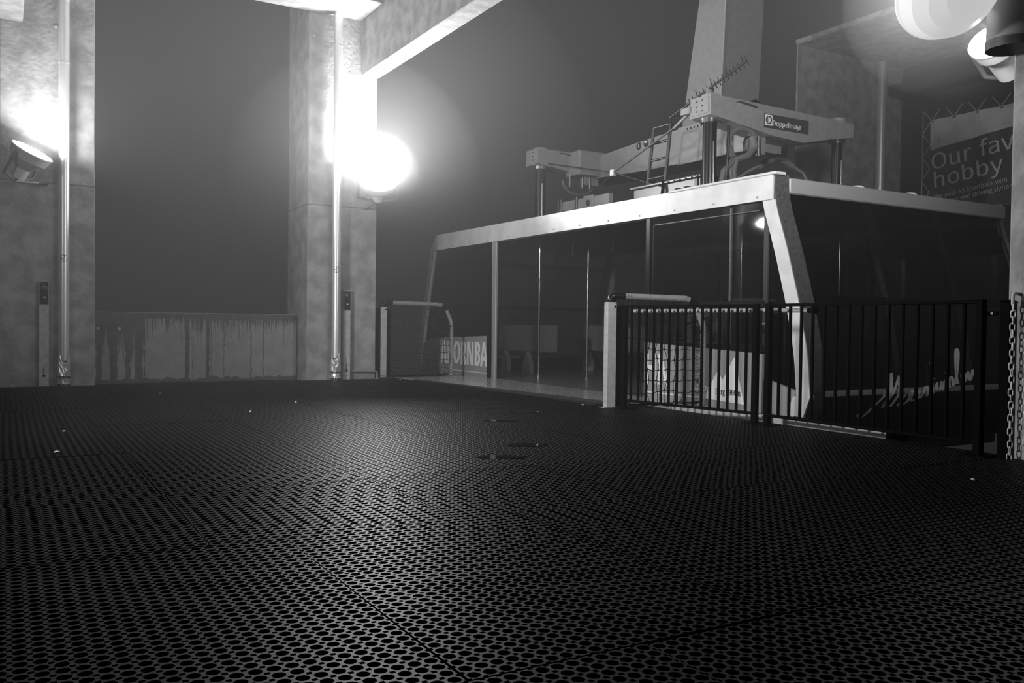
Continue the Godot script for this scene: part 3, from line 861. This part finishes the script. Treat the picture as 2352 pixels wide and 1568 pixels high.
	for w in [[Vector3(7.5, 2.99, -10.12), Vector3(7.5, 2.66, -9.05)], [Vector3(7.5, 2.99, -10.14), Vector3(7.55, 2.55, -11.2)], [Vector3(7.5, 3.0, -10.14), Vector3(7.4, 3.35, -11.7)]]:
		obj("guy_wire", MB.new().cyl(w[0], w[1], 0.011, -1.0, 6), M.dark, rod)
	var bar0 := Vector3(7.35, 3.48, -8.75)
	var bar1 := Vector3(7.35, 3.87, -7.42)
	var sp := obj("spiked_bar", MB.new().cyl(bar0, bar1, 0.015, -1.0, 8), M.dark, h)
	for k in 22:
		var at := bar0.lerp(bar1, k / 21.0)
		obj("spike", MB.new().cyl(at + Vector3(0, -0.05, 0.03), at + Vector3(0, 0.055 if k % 4 else 0.1, -0.03), 0.008, 0.005, 5), M.dark, sp)
	obj("bar_mount", MB.new().cyl(Vector3(7.38, 3.57, -8.05), Vector3(7.38, 3.7, -8.05), 0.05, -1.0, 12), M.mast, sp)

# ------------------------------------------------------------------ loose gear on the cabin roof
func roof_things() -> void:
	var b := thing("roof_cabinet", Vector3(7.8, 2.325, -9.0), "low chequer-plate metal cabinet on the cabin roof under the ladder", "cabinet")
	obj("body", block(Vector3(7.5, 2.325, -9.66), Vector3(8.1, 2.69, -8.32), 0.01), M.zinc, b)
	var lid := obj("lid", block(Vector3(7.47, 2.69, -9.71), Vector3(8.13, 2.725, -8.29), 0.008), M.zinc, b)
	var z := -8.95
	while z < -8.35:
		obj("hinge", MB.new().cyl(Vector3(7.465, 2.7, z), Vector3(7.465, 2.7, z + 0.06), 0.014, -1.0, 8), M.chrome, lid)
		z += 0.11
	obj("panel_seam", block(Vector3(7.496, 2.34, -9.02), Vector3(7.502, 2.69, -9.005), 0.0), M.trim, b)
	obj("latch", block(Vector3(7.485, 2.55, -8.42), Vector3(7.5, 2.68, -8.36), 0.004), M.dark, b)
	var l := thing("ladder", Vector3(7.5, 2.725, -9.18), "short dark steel ladder leaning upright on the roof cabinet", "ladder")
	for s in [[Vector3(7.5, 2.725, -9.36), Vector3(7.5, 3.46, -9.245)], [Vector3(7.5, 2.725, -9.0), Vector3(7.5, 3.46, -8.9)]]:
		obj("rail", MB.new().cyl(s[0], s[1], 0.024, -1.0, 10), M.dark, l)
	for t in [0.1, 0.42, 0.72, 1.0]:
		obj("rung", MB.new().cyl(Vector3(7.5, 2.725, -9.36).lerp(Vector3(7.5, 3.46, -9.245), t), Vector3(7.5, 2.725, -9.0).lerp(Vector3(7.5, 3.46, -8.9), t), 0.018, -1.0, 8), M.dark, l)
	obj("stay", MB.new().cyl(Vector3(7.48, 2.74, -9.0), Vector3(7.42, 2.327, -9.0), 0.02, -1.0, 8), M.iron, l)
	for k in 2:
		var d := thing("roof_horn", Vector3(7.3, 2.325, -8.5 + 0.17 * k), "shiny domed horn on the cabin roof, the %s of two in front of the cabinet" % ["farther", "nearer"][k], "horn", "domed horns on the roof")
		var m := MB.new().lathe([Vector2(0.09, 0.0), Vector2(0.1, 0.08), Vector2(0.095, 0.13), Vector2(0.075, 0.19), Vector2(0.045, 0.225), Vector2(0.0, 0.24)], 24)
		obj("dome", m, M.chrome, d, true)
		obj("ring", MB.new().lathe([Vector2(0.09, 0.0), Vector2(0.105, 0.0), Vector2(0.105, 0.02), Vector2(0.09, 0.02)], 24), M.zinc, d, true)
	var r := thing("rope_brake", Vector3(7.5, 2.325, -11.0), "low metal rail with hooks and clamps on the far left of the cabin roof", "rail")
	obj("beam", block(Vector3(7.47, 2.56, -11.5), Vector3(7.56, 2.72, -10.2), 0.01), M.grey_steel, r)
	for zz in [-11.5, -11.42, -11.0]:
		obj("clamp", block(Vector3(7.44, 2.5, zz), Vector3(7.6, 2.76, zz + 0.035), 0.006), M.zinc, r)
	for zz in [-11.43, -11.05, -10.4]:
		obj("support", block(Vector3(7.48, 2.325, zz), Vector3(7.55, 2.57, zz + 0.06), 0.006), M.zinc, r)
	obj("clamp_plate", block(Vector3(7.45, 2.52, -10.8), Vector3(7.47, 2.74, -10.55), 0.004), M.grey_steel, r)
	obj("eye", MB.new().lathe([Vector2(0.03, -0.01), Vector2(0.045, 0), Vector2(0.03, 0.01), Vector2(0.018, 0), Vector2(0.03, -0.01)], 14), M.dark, r, true).transform = Transform3D(Basis(Vector3(0, 0, 1), PI / 2), Vector3(-0.055, 0.3, 0.33))
	obj("hook", MB.new().tube([Vector3(7.45, 2.6, -11.36), Vector3(7.45, 2.42, -11.36), Vector3(7.45, 2.37, -11.32), Vector3(7.45, 2.42, -11.28), Vector3(7.45, 2.5, -11.28)], 0.018, 8), M.zinc, r)
	for k in 2:
		var c := thing("roof_vent", [Vector3(7.87, 2.312, -6.3), Vector3(8.75, 2.312, -6.3)][k], ["flat round vent cap on the cabin roof edge below the thin downpipe", "flat round vent cap on the cabin roof edge below the banner"][k], "vent", "round vent caps on the roof edge")
		obj("cap", MB.new().lathe([Vector2(0.075, 0.0), Vector2(0.085, 0.012), Vector2(0.06, 0.035), Vector2(0.0, 0.045)], 24), M.letters, c, true)
		obj("neck", MB.new().lathe([Vector2(0.06, 0.0), Vector2(0.06, 0.012)], 16), M.zinc, c, true)

# ------------------------------------------------------------------ gates, railings, chains
# a net of knotted cord between x0..x1 and y0..y1 across the platform at z
func net(x0: float, x1: float, y1: float, z: float, cut: float) -> MB:
	var mb := MB.new()
	var nx := int((x1 - x0) / 0.095)
	var ny := int((y1 - 0.03) / 0.105)
	var g := []
	for i in nx + 1:
		var col := []
		for j in ny + 1:
			var x := lerpf(x0, x1, float(i) / nx)
			var y := lerpf(0.04, y1, float(j) / ny)
			var over := x - (x1 - cut)
			if over > 0.0:
				y = minf(y, y1 - over / cut * 0.26)
			col.append(Vector3(x + rng.randf_range(-0.022, 0.022), y + rng.randf_range(-0.016, 0.016), z + rng.randf_range(-0.03, 0.03)))
		g.append(col)
	for i in nx + 1:
		for j in ny + 1:
			var a: Vector3 = g[i][j]
			if i < nx:
				var b: Vector3 = g[i + 1][j]
				mb.tube([a, a.lerp(b, 0.5) + Vector3(0, -0.012, 0.004), b], 0.0042, 4)
			if j < ny:
				mb.tube([a, a.lerp(g[i][j + 1], 0.5) + Vector3(rng.randf_range(-0.008, 0.008), 0, 0), g[i][j + 1]], 0.0042, 4)
			mb.box(a - Vector3(0.008, 0.008, 0.008), a + Vector3(0.008, 0.008, 0.008), 0.003)
	return mb

func net_gate(at: Vector3, w: float, turn: float, label: String) -> void:
	var t := thing("net_gate", at, label, "gate", "net gates across the platform edge")
	t.rotation.y = turn
	var x := at.x
	var z := at.z
	var post := obj("post", block(Vector3(x - 0.052, -0.004, z - 0.06), Vector3(x + 0.05, 1.075, z + 0.03), 0.006), M.painted, t)
	obj("post_core", block(Vector3(x + 0.05, -0.004, z - 0.05), Vector3(x + 0.11, 1.04, z + 0.025), 0.006), M.iron, post)
	obj("post_cap", block(Vector3(x - 0.03, 1.075, z - 0.045), Vector3(x + 0.05, 1.1, z + 0.02), 0.006), M.iron, post)
	obj("screw", MB.new().cyl(Vector3(x + 0.03, 1.03, z + 0.03), Vector3(x + 0.03, 1.03, z + 0.036), 0.012, -1.0, 8), M.iron, post)
	obj("foot_plate", block(Vector3(x - 0.09, -0.004, z - 0.08), Vector3(x + 0.14, 0.008, z + 0.07), 0.003), M.zinc, post)
	var x1 := x + w
	var top := obj("top_tube", MB.new().tube([Vector3(x + 0.14, 1.135, z), Vector3(x1 - 0.22, 1.125, z), Vector3(x1 - 0.17, 1.112, z)], 0.034, 14), M.grey_steel, t)
	obj("elbow", MB.new().tube([Vector3(x - 0.005, 1.09, z), Vector3(x + 0.0, 1.125, z), Vector3(x + 0.03, 1.138, z), Vector3(x + 0.145, 1.135, z)], 0.036, 14), M.black, top)
	obj("elbow", MB.new().tube([Vector3(x1 - 0.18, 1.113, z), Vector3(x1 - 0.12, 1.085, z), Vector3(x1 - 0.09, 1.045, z)], 0.037, 14), M.black, top)
	for q in [x + 0.17, x + 0.21, x1 - 0.25, x1 - 0.21]:
		obj("rivet", MB.new().cyl(Vector3(q, 1.14, z + 0.03), Vector3(q, 1.142, z + 0.04), 0.008, -1.0, 8), M.chrome, top)
	obj("drop_tube", MB.new().tube([Vector3(x1 - 0.095, 1.05, z), Vector3(x1 - 0.01, 0.87, z), Vector3(x1, 0.82, z), Vector3(x1 + 0.005, 0.4, z), Vector3(x1, 0.02, z)], 0.03, 14), M.grey_steel, t)
	obj("bottom_cord", MB.new().tube([Vector3(x + 0.12, 0.12, z), Vector3(x + 0.22, 0.03, z + 0.02), Vector3(x + 0.6, 0.02, z - 0.01), Vector3(x1, 0.04, z)], 0.009, 6), M.iron, t)
	obj("net", net(x + 0.13, x1 - 0.03, 1.05, z, 0.16), M.rope, t)
	var lash := []
	var n := int(w / 0.03)
	for k in n:
		lash.append(Vector3(x + 0.16 + (w - 0.4) * k / n, 1.085 + (0.022 if k % 2 else -0.022) + rng.randf_range(-0.006, 0.006), z + (0.03 if k % 2 else -0.01)))
	obj("lashing", MB.new().tube(lash, 0.005, 5), M.rope, t)
	lash = []
	for k in 40:
		lash.append(Vector3(x1 - 0.035 + (0.03 if k % 2 else -0.03) + rng.randf_range(-0.006, 0.006), 0.84 - 0.8 * k / 40.0, z + (0.03 if k % 2 else -0.02)))
	obj("lashing", MB.new().tube(lash, 0.006, 5), M.rope, t)
	var tail := []
	for k in 14:
		tail.append(Vector3(x + 0.2 + w * 0.62 * k / 13.0, 0.014 + 0.006 * (k % 2), z + 0.06 + 0.05 * sin(k * 1.7)))
	obj("loose_cord", MB.new().tube(tail, 0.006, 5), M.rope, t)

func railing(a: Vector3, b: Vector3, bars: int, wide0: float, wide1: float, label: String) -> Node3D:
	var t := thing("railing", a, label, "railing", "black railings along the platform edge")
	var d := (b - a).normalized()
	var up := Vector3.UP
	var frame := Basis(d, up, d.cross(up))
	var len := a.distance_to(b)
	for e in [[0.0, wide0], [len, wide1]]:
		var m := MB.new()
		m.xf = Transform3D(frame, a + d * e[0])
		m.box(Vector3(-e[1] * 0.5, -0.004, -0.027), Vector3(e[1] * 0.5, 1.045, 0.027), 0.004)
		var po := obj("post", m, M.iron, t)
		m = MB.new()
		m.xf = Transform3D(frame, a + d * e[0])
		m.box(Vector3(-0.09, -0.004, -0.08), Vector3(0.09, 0.007, 0.08), 0.003)
		obj("foot_plate", m, M.iron, po)
	for y in [1.03, 0.085]:
		var m := MB.new()
		m.xf = Transform3D(frame, a)
		m.box(Vector3(0, y - 0.012, -0.02), Vector3(len, y + 0.012, 0.02), 0.004)
		obj("rail", m, M.iron, t)
	for k in bars:
		var m := MB.new()
		var s := len * (k + 1.0) / (bars + 1.0)
		m.xf = Transform3D(frame, a + d * s)
		m.box(Vector3(-0.011, 0.095, -0.011), Vector3(0.011, 1.02, 0.011), 0.003)
		obj("baluster", m, M.iron, t)
	return t

func chain(at: Vector3, links: int, label: String) -> void:
	var t := thing("chain", at, label, "chain", "steel chains hanging on the right pillar")
	var link := MB.new()
	var path := []
	for k in 17:
		var a := TAU * k / 16.0
		path.append(Vector3(0.0135 * cos(a), 0.013 * signf(sin(a)) * minf(1.0, absf(sin(a)) * 3.0) + 0.0125 * sin(a), 0))
	link.tube(path, 0.0042, 6)
	var mesh := link.mesh(Vector3.ZERO)
	mesh.surface_set_material(0, M.chrome_link)
	for k in links:
		var o := same("chain_link", mesh, Vector3(0.004 * sin(k * 1.3), -0.06 - 0.0425 * k, 0), t)
		o.rotation.y = (PI / 2 if k % 2 else 0.0) + 0.7 + 0.25 * sin(k * 2.1)
	obj("hook", MB.new().tube([Vector3(0.07, 0.03, -0.01), Vector3(0.02, 0.035, 0.0), Vector3(0.0, 0.02, 0.0), Vector3(-0.004, -0.03, 0.0), Vector3(0.0, -0.045, 0.0)], 0.011, 8), M.painted, t, true)

func barriers() -> void:
	M.chrome_link = mat(0.85, 0.35, 0.15)
	net_gate(Vector3(5.365, 0, -7.25), 1.075, -0.19, "net gate with a white painted post beside the black railing, the nearer of the two")
	net_gate(Vector3(4.99, 0, -12.5), 1.15, 0.0, "distant net gate with a grey post beside the middle pillar")
	var r := railing(Vector3(5.44, 0, -7.12), Vector3(5.7, 0, -5.585), 15, 0.055, 0.05, "black bar railing section joined to the white net gate post")
	# a pale slide bar runs behind the bars of both sections
	var bar := obj("slide_bar", MB.new().cyl(Vector3(5.53, 0.985, -7.1), Vector3(5.82, 0.985, -5.12), 0.018, -1.0, 12), M.painted, r)
	obj("bar_knob", MB.new().cyl(Vector3(5.82, 0.985, -5.12), Vector3(5.828, 0.985, -5.04), 0.02, 0.03, 12), M.iron, bar)
	obj("latch", MB.new().tube([Vector3(5.72, 0.87, -5.53), Vector3(5.72, 0.87, -5.42)], 0.009, 6), M.grey_steel, r)
	railing(Vector3(5.69, 0, -5.425), Vector3(5.66, 0, -3.52), 15, 0.05, 0.05, "long black bar railing section between the net gate railing and the right pillar")
	chain(Vector3(5.69, 1.05, -3.325), 24, "bright steel chain hanging from a white hook in front of the dark gate post")
	chain(Vector3(5.725, 0.95, -3.255), 20, "second steel chain cut off by the right edge of the picture")
	var hb := thing("post_bracket", Vector3(5.69, 0.96, -3.45), "thin flat bar joining the long railing to the dark gate post", "bracket")
	obj("bar", block(Vector3(5.68, 0.94, -3.49), Vector3(5.7, 0.965, -3.42), 0.003), M.iron, hb)
	obj("bolt", MB.new().cyl(Vector3(5.68, 0.952, -3.455), Vector3(5.672, 0.952, -3.455), 0.01, -1.0, 6), M.zinc, hb)
	var p := thing("gate_post", Vector3(5.7, 0, -3.4), "dark slim gate post standing against the right pillar behind the chain", "post")
	obj("shaft", block(Vector3(5.702, -0.004, -3.42), Vector3(5.752, 1.03, -3.35), 0.006), M.iron, p)
	obj("cap", block(Vector3(5.699, 1.03, -3.423), Vector3(5.753, 1.042, -3.347), 0.004), M.iron, p)
	# steel plates bridging the gap to the cabin
	var g := thing("gap_plate", Vector3(5.9, 0, -10.0), "wet metal threshold plate leading into the open cabin doorway", "plate")
	obj("sheet", MB.new().prism(PackedVector2Array([Vector2(5.12, 12.33), Vector2(5.22, 11.8), Vector2(5.705, 7.42), Vector2(6.43, 7.42), Vector2(6.43, 12.33)]), 0.002, 0.012, Transform3D(Basis(Vector3(1, 0, 0), Vector3(0, 0, -1), Vector3(0, 1, 0)), Vector3.ZERO)), M.plate, g)
	obj("edge_strip", MB.new().prism(PackedVector2Array([Vector2(5.2, 11.8), Vector2(5.685, 7.42), Vector2(5.715, 7.42), Vector2(5.23, 11.8)]), -0.018, 0.016, Transform3D(Basis(Vector3(1, 0, 0), Vector3(0, 0, -1), Vector3(0, 1, 0)), Vector3.ZERO)), M.zinc, g)
	obj("carrier", block(Vector3(5.63, -0.3, -12.3), Vector3(6.4, -0.05, -7.42), 0.01), M.iron, g)
	var k := thing("edge_kerb", Vector3(5.95, 0, -5.8), "pale steel kerb along the platform edge under the black railing", "kerb")
	obj("kerb_bar", block(Vector3(5.88, -0.09, -6.9), Vector3(5.93, 0.055, -4.39), 0.008), M.painted, k)
	obj("kerb_shelf", block(Vector3(5.93, -0.09, -7.4), Vector3(6.36, 0.0, -5.75), 0.006), M.plate, k)
	obj("kerb_edge", block(Vector3(5.9, -0.02, -6.0), Vector3(6.34, 0.016, -5.93), 0.005), M.painted, k)
	obj("kerb_end", block(Vector3(5.87, -0.1, -4.39), Vector3(5.95, 0.06, -4.25), 0.006), M.iron, k)
	var u := thing("floor_bracket", Vector3(4.65, 0, -12.3), "low bent tube bracket on the floor in front of the middle pillar", "bracket")
	obj("tube", MB.new().tube([Vector3(4.42, 0.118, -12.3), Vector3(4.77, 0.115, -12.28), Vector3(4.8, 0.11, -12.28), Vector3(4.815, 0.09, -12.28), Vector3(4.815, 0.0, -12.28)], 0.014, 8), M.grey_steel, u)
	obj("tube_foot", MB.new().cyl(Vector3(4.815, 0.0, -12.28), Vector3(4.815, 0.008, -12.28), 0.04, -1.0, 12), M.grey_steel, u)
	var q := thing("side_barrier", Vector3(4.88, 0, -12.52), "dark flat bar fixed upright between the middle pillar and the distant net gate", "post")
	obj("bar", block(Vector3(4.84, -0.004, -12.56), Vector3(4.93, 1.05, -12.5), 0.005), M.iron, q)
	obj("bar_foot", block(Vector3(4.83, -0.004, -12.6), Vector3(4.935, 0.01, -12.44), 0.003), M.iron, q)

# ------------------------------------------------------------------ downpipes and call posts
func downpipe(x: float, z: float, label: String, crumple: bool, top: float, r0 := 0.062) -> void:
	var t := thing("downpipe", Vector3(x, 0, z), label, "pipe", "shiny downpipes")
	obj("tube", MB.new().cyl(Vector3(x, 0.32 if crumple else 0.0, z), Vector3(x, top, z), r0, -1.0, 32, false), M.pipe, t)
	for y in ([3.98, 2.0, 1.33, 4.75] if crumple else [3.4, 4.6, 5.3]):
		obj("joint_ring", MB.new().cyl(Vector3(x, y, z), Vector3(x, y + 0.018, z), r0 + 0.0025, -1.0, 32), M.pipe, t)
	if crumple:
		# torn foil wrapped round the foot
		var mb := MB.new()
		var seg := 28
		var rows := 9
		var g := []
		for j in rows + 1:
			var ring := []
			for i in seg:
				var a := TAU * i / seg
				var r := 0.066 + rng.randf_range(-0.004, 0.008) * (1.0 if j > 0 else 0.3)
				var y := lerpf(-0.004, 0.34 + 0.05 * sin(3.0 * a + x), float(j) / rows)
				ring.append(Vector3(x + r * cos(a), y, z + r * sin(a)))
			g.append(ring)
		for j in rows:
			for i in seg:
				var k := (i + 1) % seg
				mb.quad(g[j][i], g[j][k], g[j + 1][k], g[j + 1][i])
		var foil := obj("foot_foil", mb, M.pipe, t)
		obj("clamp_band", MB.new().cyl(Vector3(x, 0.1, z), Vector3(x, 0.125, z), 0.078, -1.0, 28), M.zinc, foil)
		obj("base_ring", MB.new().cyl(Vector3(x, -0.004, z), Vector3(x, 0.03, z), 0.082, -1.0, 28), M.chrome, foil)
		# round marker on the front of the pipe
		var dir := Vector3(-x, 0, -z).normalized()
		var at := Vector3(x, 1.585, z) + dir * 0.0635
		var rg := []
		var sd := dir.cross(Vector3.UP)
		for k in 25:
			rg.append(at + sd * 0.042 * cos(TAU * k / 24.0) * 0.9 + Vector3.UP * 0.042 * sin(TAU * k / 24.0) - dir * 0.018 * pow(cos(TAU * k / 24.0), 2))
		var mk := obj("round_mark", MB.new().tube(rg, 0.0035, 6), M.dark, t)
		obj("mark_stroke", MB.new().tube([at + Vector3(0, -0.036, 0), at + sd * -0.008 + Vector3(0, 0.036, 0)], 0.0032, 6), M.dark, mk)
		obj("mark_dot", MB.new().cyl(at + sd * 0.02 - dir * 0.006, at + sd * 0.02 + dir * 0.001, 0.008, -1.0, 8), M.dark, mk)

func call_post(x: float, z: float, label: String) -> void:
	var t := thing("call_post", Vector3(x, 0, z), label, "control post", "push-button posts on the pillars")
	var b := obj("column", block(Vector3(x - 0.055, -0.004, z - 0.06), Vector3(x + 0.055, 1.0, z + 0.03), 0.005), M.painted, t)
	obj("slot", block(Vector3(x - 0.006, 0.14, z + 0.03), Vector3(x + 0.006, 0.23, z + 0.0325), 0.001), M.iron, b)
	obj("keyhole", MB.new().cyl(Vector3(x, 0.13, z + 0.03), Vector3(x, 0.13, z + 0.034), 0.017, -1.0, 14), M.iron, b)
	var hd := obj("control_head", block(Vector3(x - 0.055, 1.0, z - 0.06), Vector3(x + 0.055, 1.3, z + 0.03), 0.005), M.grey_steel, t)
	obj("control_plate", block(Vector3(x - 0.045, 1.015, z + 0.03), Vector3(x + 0.045, 1.285, z + 0.036), 0.002), M.black, hd)
	obj("name_strip", block(Vector3(x - 0.03, 1.258, z + 0.036), Vector3(x + 0.03, 1.275, z + 0.038), 0.001), M.dark, hd)
	var m := MB.new()
	m.xf = Transform3D(Basis(Vector3.RIGHT, PI / 2), Vector3(x, 1.215, z + 0.036))
	m.lathe([Vector2(0.034, 0.0), Vector2(0.034, 0.008), Vector2(0.024, 0.01), Vector2(0.022, 0.004)], 24)
	obj("button_ring", m, M.zinc, hd)
	m = MB.new()
	m.xf = Transform3D(Basis(Vector3.RIGHT, PI / 2), Vector3(x, 1.215, z + 0.036))
	m.lathe([Vector2(0.022, 0.0), Vector2(0.022, 0.016), Vector2(0.012, 0.022), Vector2(0, 0.023)], 20)
	obj("push_button", m, M.trim, hd)
	m = MB.new()
	m.xf = Transform3D(Basis(Vector3.RIGHT, PI / 2), Vector3(x, 1.09, z + 0.036))
	m.lathe([Vector2(0.018, 0.0), Vector2(0.018, 0.014), Vector2(0.01, 0.018), Vector2(0, 0.019)], 16)
	obj("signal_button", m, M.chrome, hd)

func pipes_and_posts() -> void:
	downpipe(0.667, -12.265, "shiny metal downpipe with a crumpled foil foot on the leftmost pillar", true, 5.6)
	downpipe(4.152, -12.2, "shiny metal downpipe with a crumpled foil foot on the middle pillar beside the glare", true, 5.237)
	downpipe(13.62, -10.41, "thin shiny downpipe on the wall behind the cable car roof", false, 5.59, 0.085)
	call_post(0.45, -12.315, "white push-button post beside the leftmost pillar's downpipe")
	call_post(4.34, -12.3, "white push-button post beside the middle pillar's downpipe")
	var d := thing("wide_pipe", Vector3(5.6, 2.72, -3.33), "wide grey pipe end hanging down in front of the right pillar", "pipe")
	obj("pipe", MB.new().cyl(Vector3(5.6, 2.66, -3.33), Vector3(5.6, 5.6, -3.33), 0.14, -1.0, 40, false), M.grey_steel, d)
	obj("end_cap", MB.new().cyl(Vector3(5.6, 2.64, -3.33), Vector3(5.6, 2.7, -3.33), 0.145, -1.0, 40), M.trim, d)

# ------------------------------------------------------------------ advertising banner
func banner() -> void:
	var x := 13.7
	var t := thing("banner", Vector3(x, 3.2, -8.6), "large hanging advertising banner with pale top and big lettering on black", "banner")
	var n := 40
	var wave := func(z: float, y: float) -> float: return x + 0.012 * sin(9.0 * (z + 0.5 * y)) + 0.008 * sin(17.0 * (z + 0.35 * y))
	var light := MB.new()
	var darkm := MB.new()
	var z0 := -9.5
	var z1 := -6.6
	var y_top := 4.385
	for i in n:
		var za := lerpf(z0, z1, float(i) / n)
		var zb := lerpf(z0, z1, float(i + 1) / n)
		var ea := 3.877 + 0.107 * (za - z0)
		var eb := 3.877 + 0.107 * (zb - z0)
		light.quad(Vector3(wave.call(za, y_top), y_top, za), Vector3(wave.call(zb, y_top), y_top, zb), Vector3(wave.call(zb, 4.0), eb, zb), Vector3(wave.call(za, 4.0), ea, za))
		darkm.quad(Vector3(wave.call(za, 4.0), ea, za), Vector3(wave.call(zb, 4.0), eb, zb), Vector3(x, 2.0, zb), Vector3(x, 2.0, za))
	obj("pale_field", light, M.banner_light, t)
	obj("dark_field", darkm, M.banner_dark, t)
	var tilt := Basis(Vector3(0, 0, 1), 0.108)
	for w in [["Our favourite", -9.42, 3.53, 2.55, 0.265], ["hobby", -9.37, 3.225, 1.19, 0.25]]:
		var f := facing_left(x - 0.028)
		f.origin = Vector3(x - 0.028, w[2], w[1])
		f.basis = f.basis * tilt
		obj("headline", text_mb(w[0], w[3], w[4], f, false, 0.004), M.banner_ink, t)
	for w in [["The Audi A3 Sportback with", -9.38, 3.03, 1.26, 0.07], ["precision and driving dynamics", -9.38, 2.92, 1.52, 0.07]]:
		var f := facing_left(x - 0.028)
		f.origin = Vector3(x - 0.028, w[2], w[1])
		f.basis = f.basis * tilt
		obj("small_print", text_mb(w[0], w[3], w[4], f, false, 0.004), M.banner_ink, t)
	# frame, eyelets and lacing
	var fr := t
	obj("frame_pole", MB.new().cyl(Vector3(x - 0.02, 0.0, -9.62), Vector3(x - 0.02, 4.56, -9.62), 0.018, -1.0, 12), M.zinc, fr)
	obj("frame_crossbar", MB.new().cyl(Vector3(x - 0.02, 4.56, -9.64), Vector3(x - 0.02, 4.56, -6.4), 0.018, -1.0, 12), M.dark, fr)
	for k in 8:
		var z := z0 + 0.05 + 0.4 * k
		var y := y_top - 0.02
		obj("eyelet", MB.new().cyl(Vector3(x - 0.024, y, z), Vector3(x - 0.03, y, z), 0.022, -1.0, 12), M.iron, t)
		obj("lace", MB.new().tube([Vector3(x - 0.03, y, z), Vector3(x - 0.03, 4.56, z + 0.16)], 0.006, 5), M.banner_light, t)
		obj("lace", MB.new().tube([Vector3(x - 0.03, y, z), Vector3(x - 0.03, 4.56, z - 0.16)], 0.006, 5), M.banner_light, t)
	for k in 5:
		var y := y_top - 0.02 - 0.4 * k
		obj("lace", MB.new().tube([Vector3(x - 0.03, y, z0 + 0.03), Vector3(x - 0.03, y - 0.2, -9.62)], 0.006, 5), M.banner_light, t)
		obj("lace", MB.new().tube([Vector3(x - 0.03, y - 0.4, z0 + 0.03), Vector3(x - 0.03, y - 0.2, -9.62)], 0.006, 5), M.banner_light, t)

# ------------------------------------------------------------------ crumbs of paper and snow on the mats
func small_things() -> void:
	var spots := [Vector3(5.24, 0, -7.55), Vector3(2.62, 0, -8.95), Vector3(1.98, 0, -8.2), Vector3(0.4, 0, -7.3), Vector3(5.02, 0, -11.9), Vector3(1.55, 0, -10.6), Vector3(4.7, 0, -2.95), Vector3(0.3, 0, -6.2)]
	var where := ["white paper scrap on the mat near the white gate post", "tiny paper scrap on the mats in the lit middle distance", "tiny paper scrap at a mat joint in the left middle distance", "paper scrap in the dark left part of the mats near the seam", "paper scrap beside the distant net gate's post", "tiny paper scrap on the mats before the wet parapet", "small paper scrap in the dark right foreground below the chain", "paper scrap farther forward in the dark left part of the mats"]
	for k in spots.size():
		var mb := MB.new()
		var c: Vector3 = spots[k] + Vector3(0, 0.004, 0)
		var r := 0.011 + 0.006 * rng.randf()
		var ring := []
		for i in 7:
			var a := TAU * i / 7.0
			ring.append(c + Vector3(r * cos(a) * rng.randf_range(0.6, 1.2), rng.randf_range(-0.002, 0.008), r * sin(a) * rng.randf_range(0.6, 1.2)))
		for i in 7:
			mb.tri(c + Vector3(0, 0.012, 0), ring[i], ring[(i + 1) % 7])
			mb.tri(c + Vector3(0, -0.002, 0), ring[i], ring[(i + 1) % 7])
		tag(obj("paper_scrap", mb, M.letters), where[k], "scrap", "paper scraps on the mats")
	# puddles standing in the mats
	var wet := [Vector3(3.752, 0.001, -6.652), Vector3(3.183, 0.001, -5.237), Vector3(4.371, 0.001, -7.24), Vector3(4.678, 0.001, -6.434), Vector3(2.726, 0.001, -4.839), Vector3(4.033, 0.001, -4.579)]
	var beside := ["small puddle on the mats straight out from the doorway plate, second nearest to the plate", "small puddle alone on the open mats in the middle of the picture", "small puddle on the mats closest to the doorway plate", "small puddle on the mats nearest to the white gate post", "leftmost and faintest puddle, on the brightly lit part of the mats", "small puddle on the mats out in front of the black railing's first section"]
	for k in [0, 1, 2, 4]:
		var mb := MB.new()
		var c: Vector3 = wet[k]
		var ring := []
		for i in 16:
			var a := TAU * i / 16.0
			var r := rng.randf_range(0.08, 0.14)
			ring.append(c + Vector3(1.15 * r * cos(a) + 0.5 * r * sin(a), 0, 0.9 * r * sin(a)))
		for i in 16:
			mb.tri(c + Vector3(0, 0.0016, 0), ring[i] + Vector3(0, 0.0012, 0), ring[(i + 1) % 16] + Vector3(0, 0.0012, 0), Vector3.UP, Vector3.UP, Vector3.UP)
			mb.quad(ring[i], ring[(i + 1) % 16], ring[(i + 1) % 16] + Vector3(0, 0.0012, 0), ring[i] + Vector3(0, 0.0012, 0))
		tag(obj("puddle", mb, M.puddle), beside[k], "puddle", "puddles on the mats")
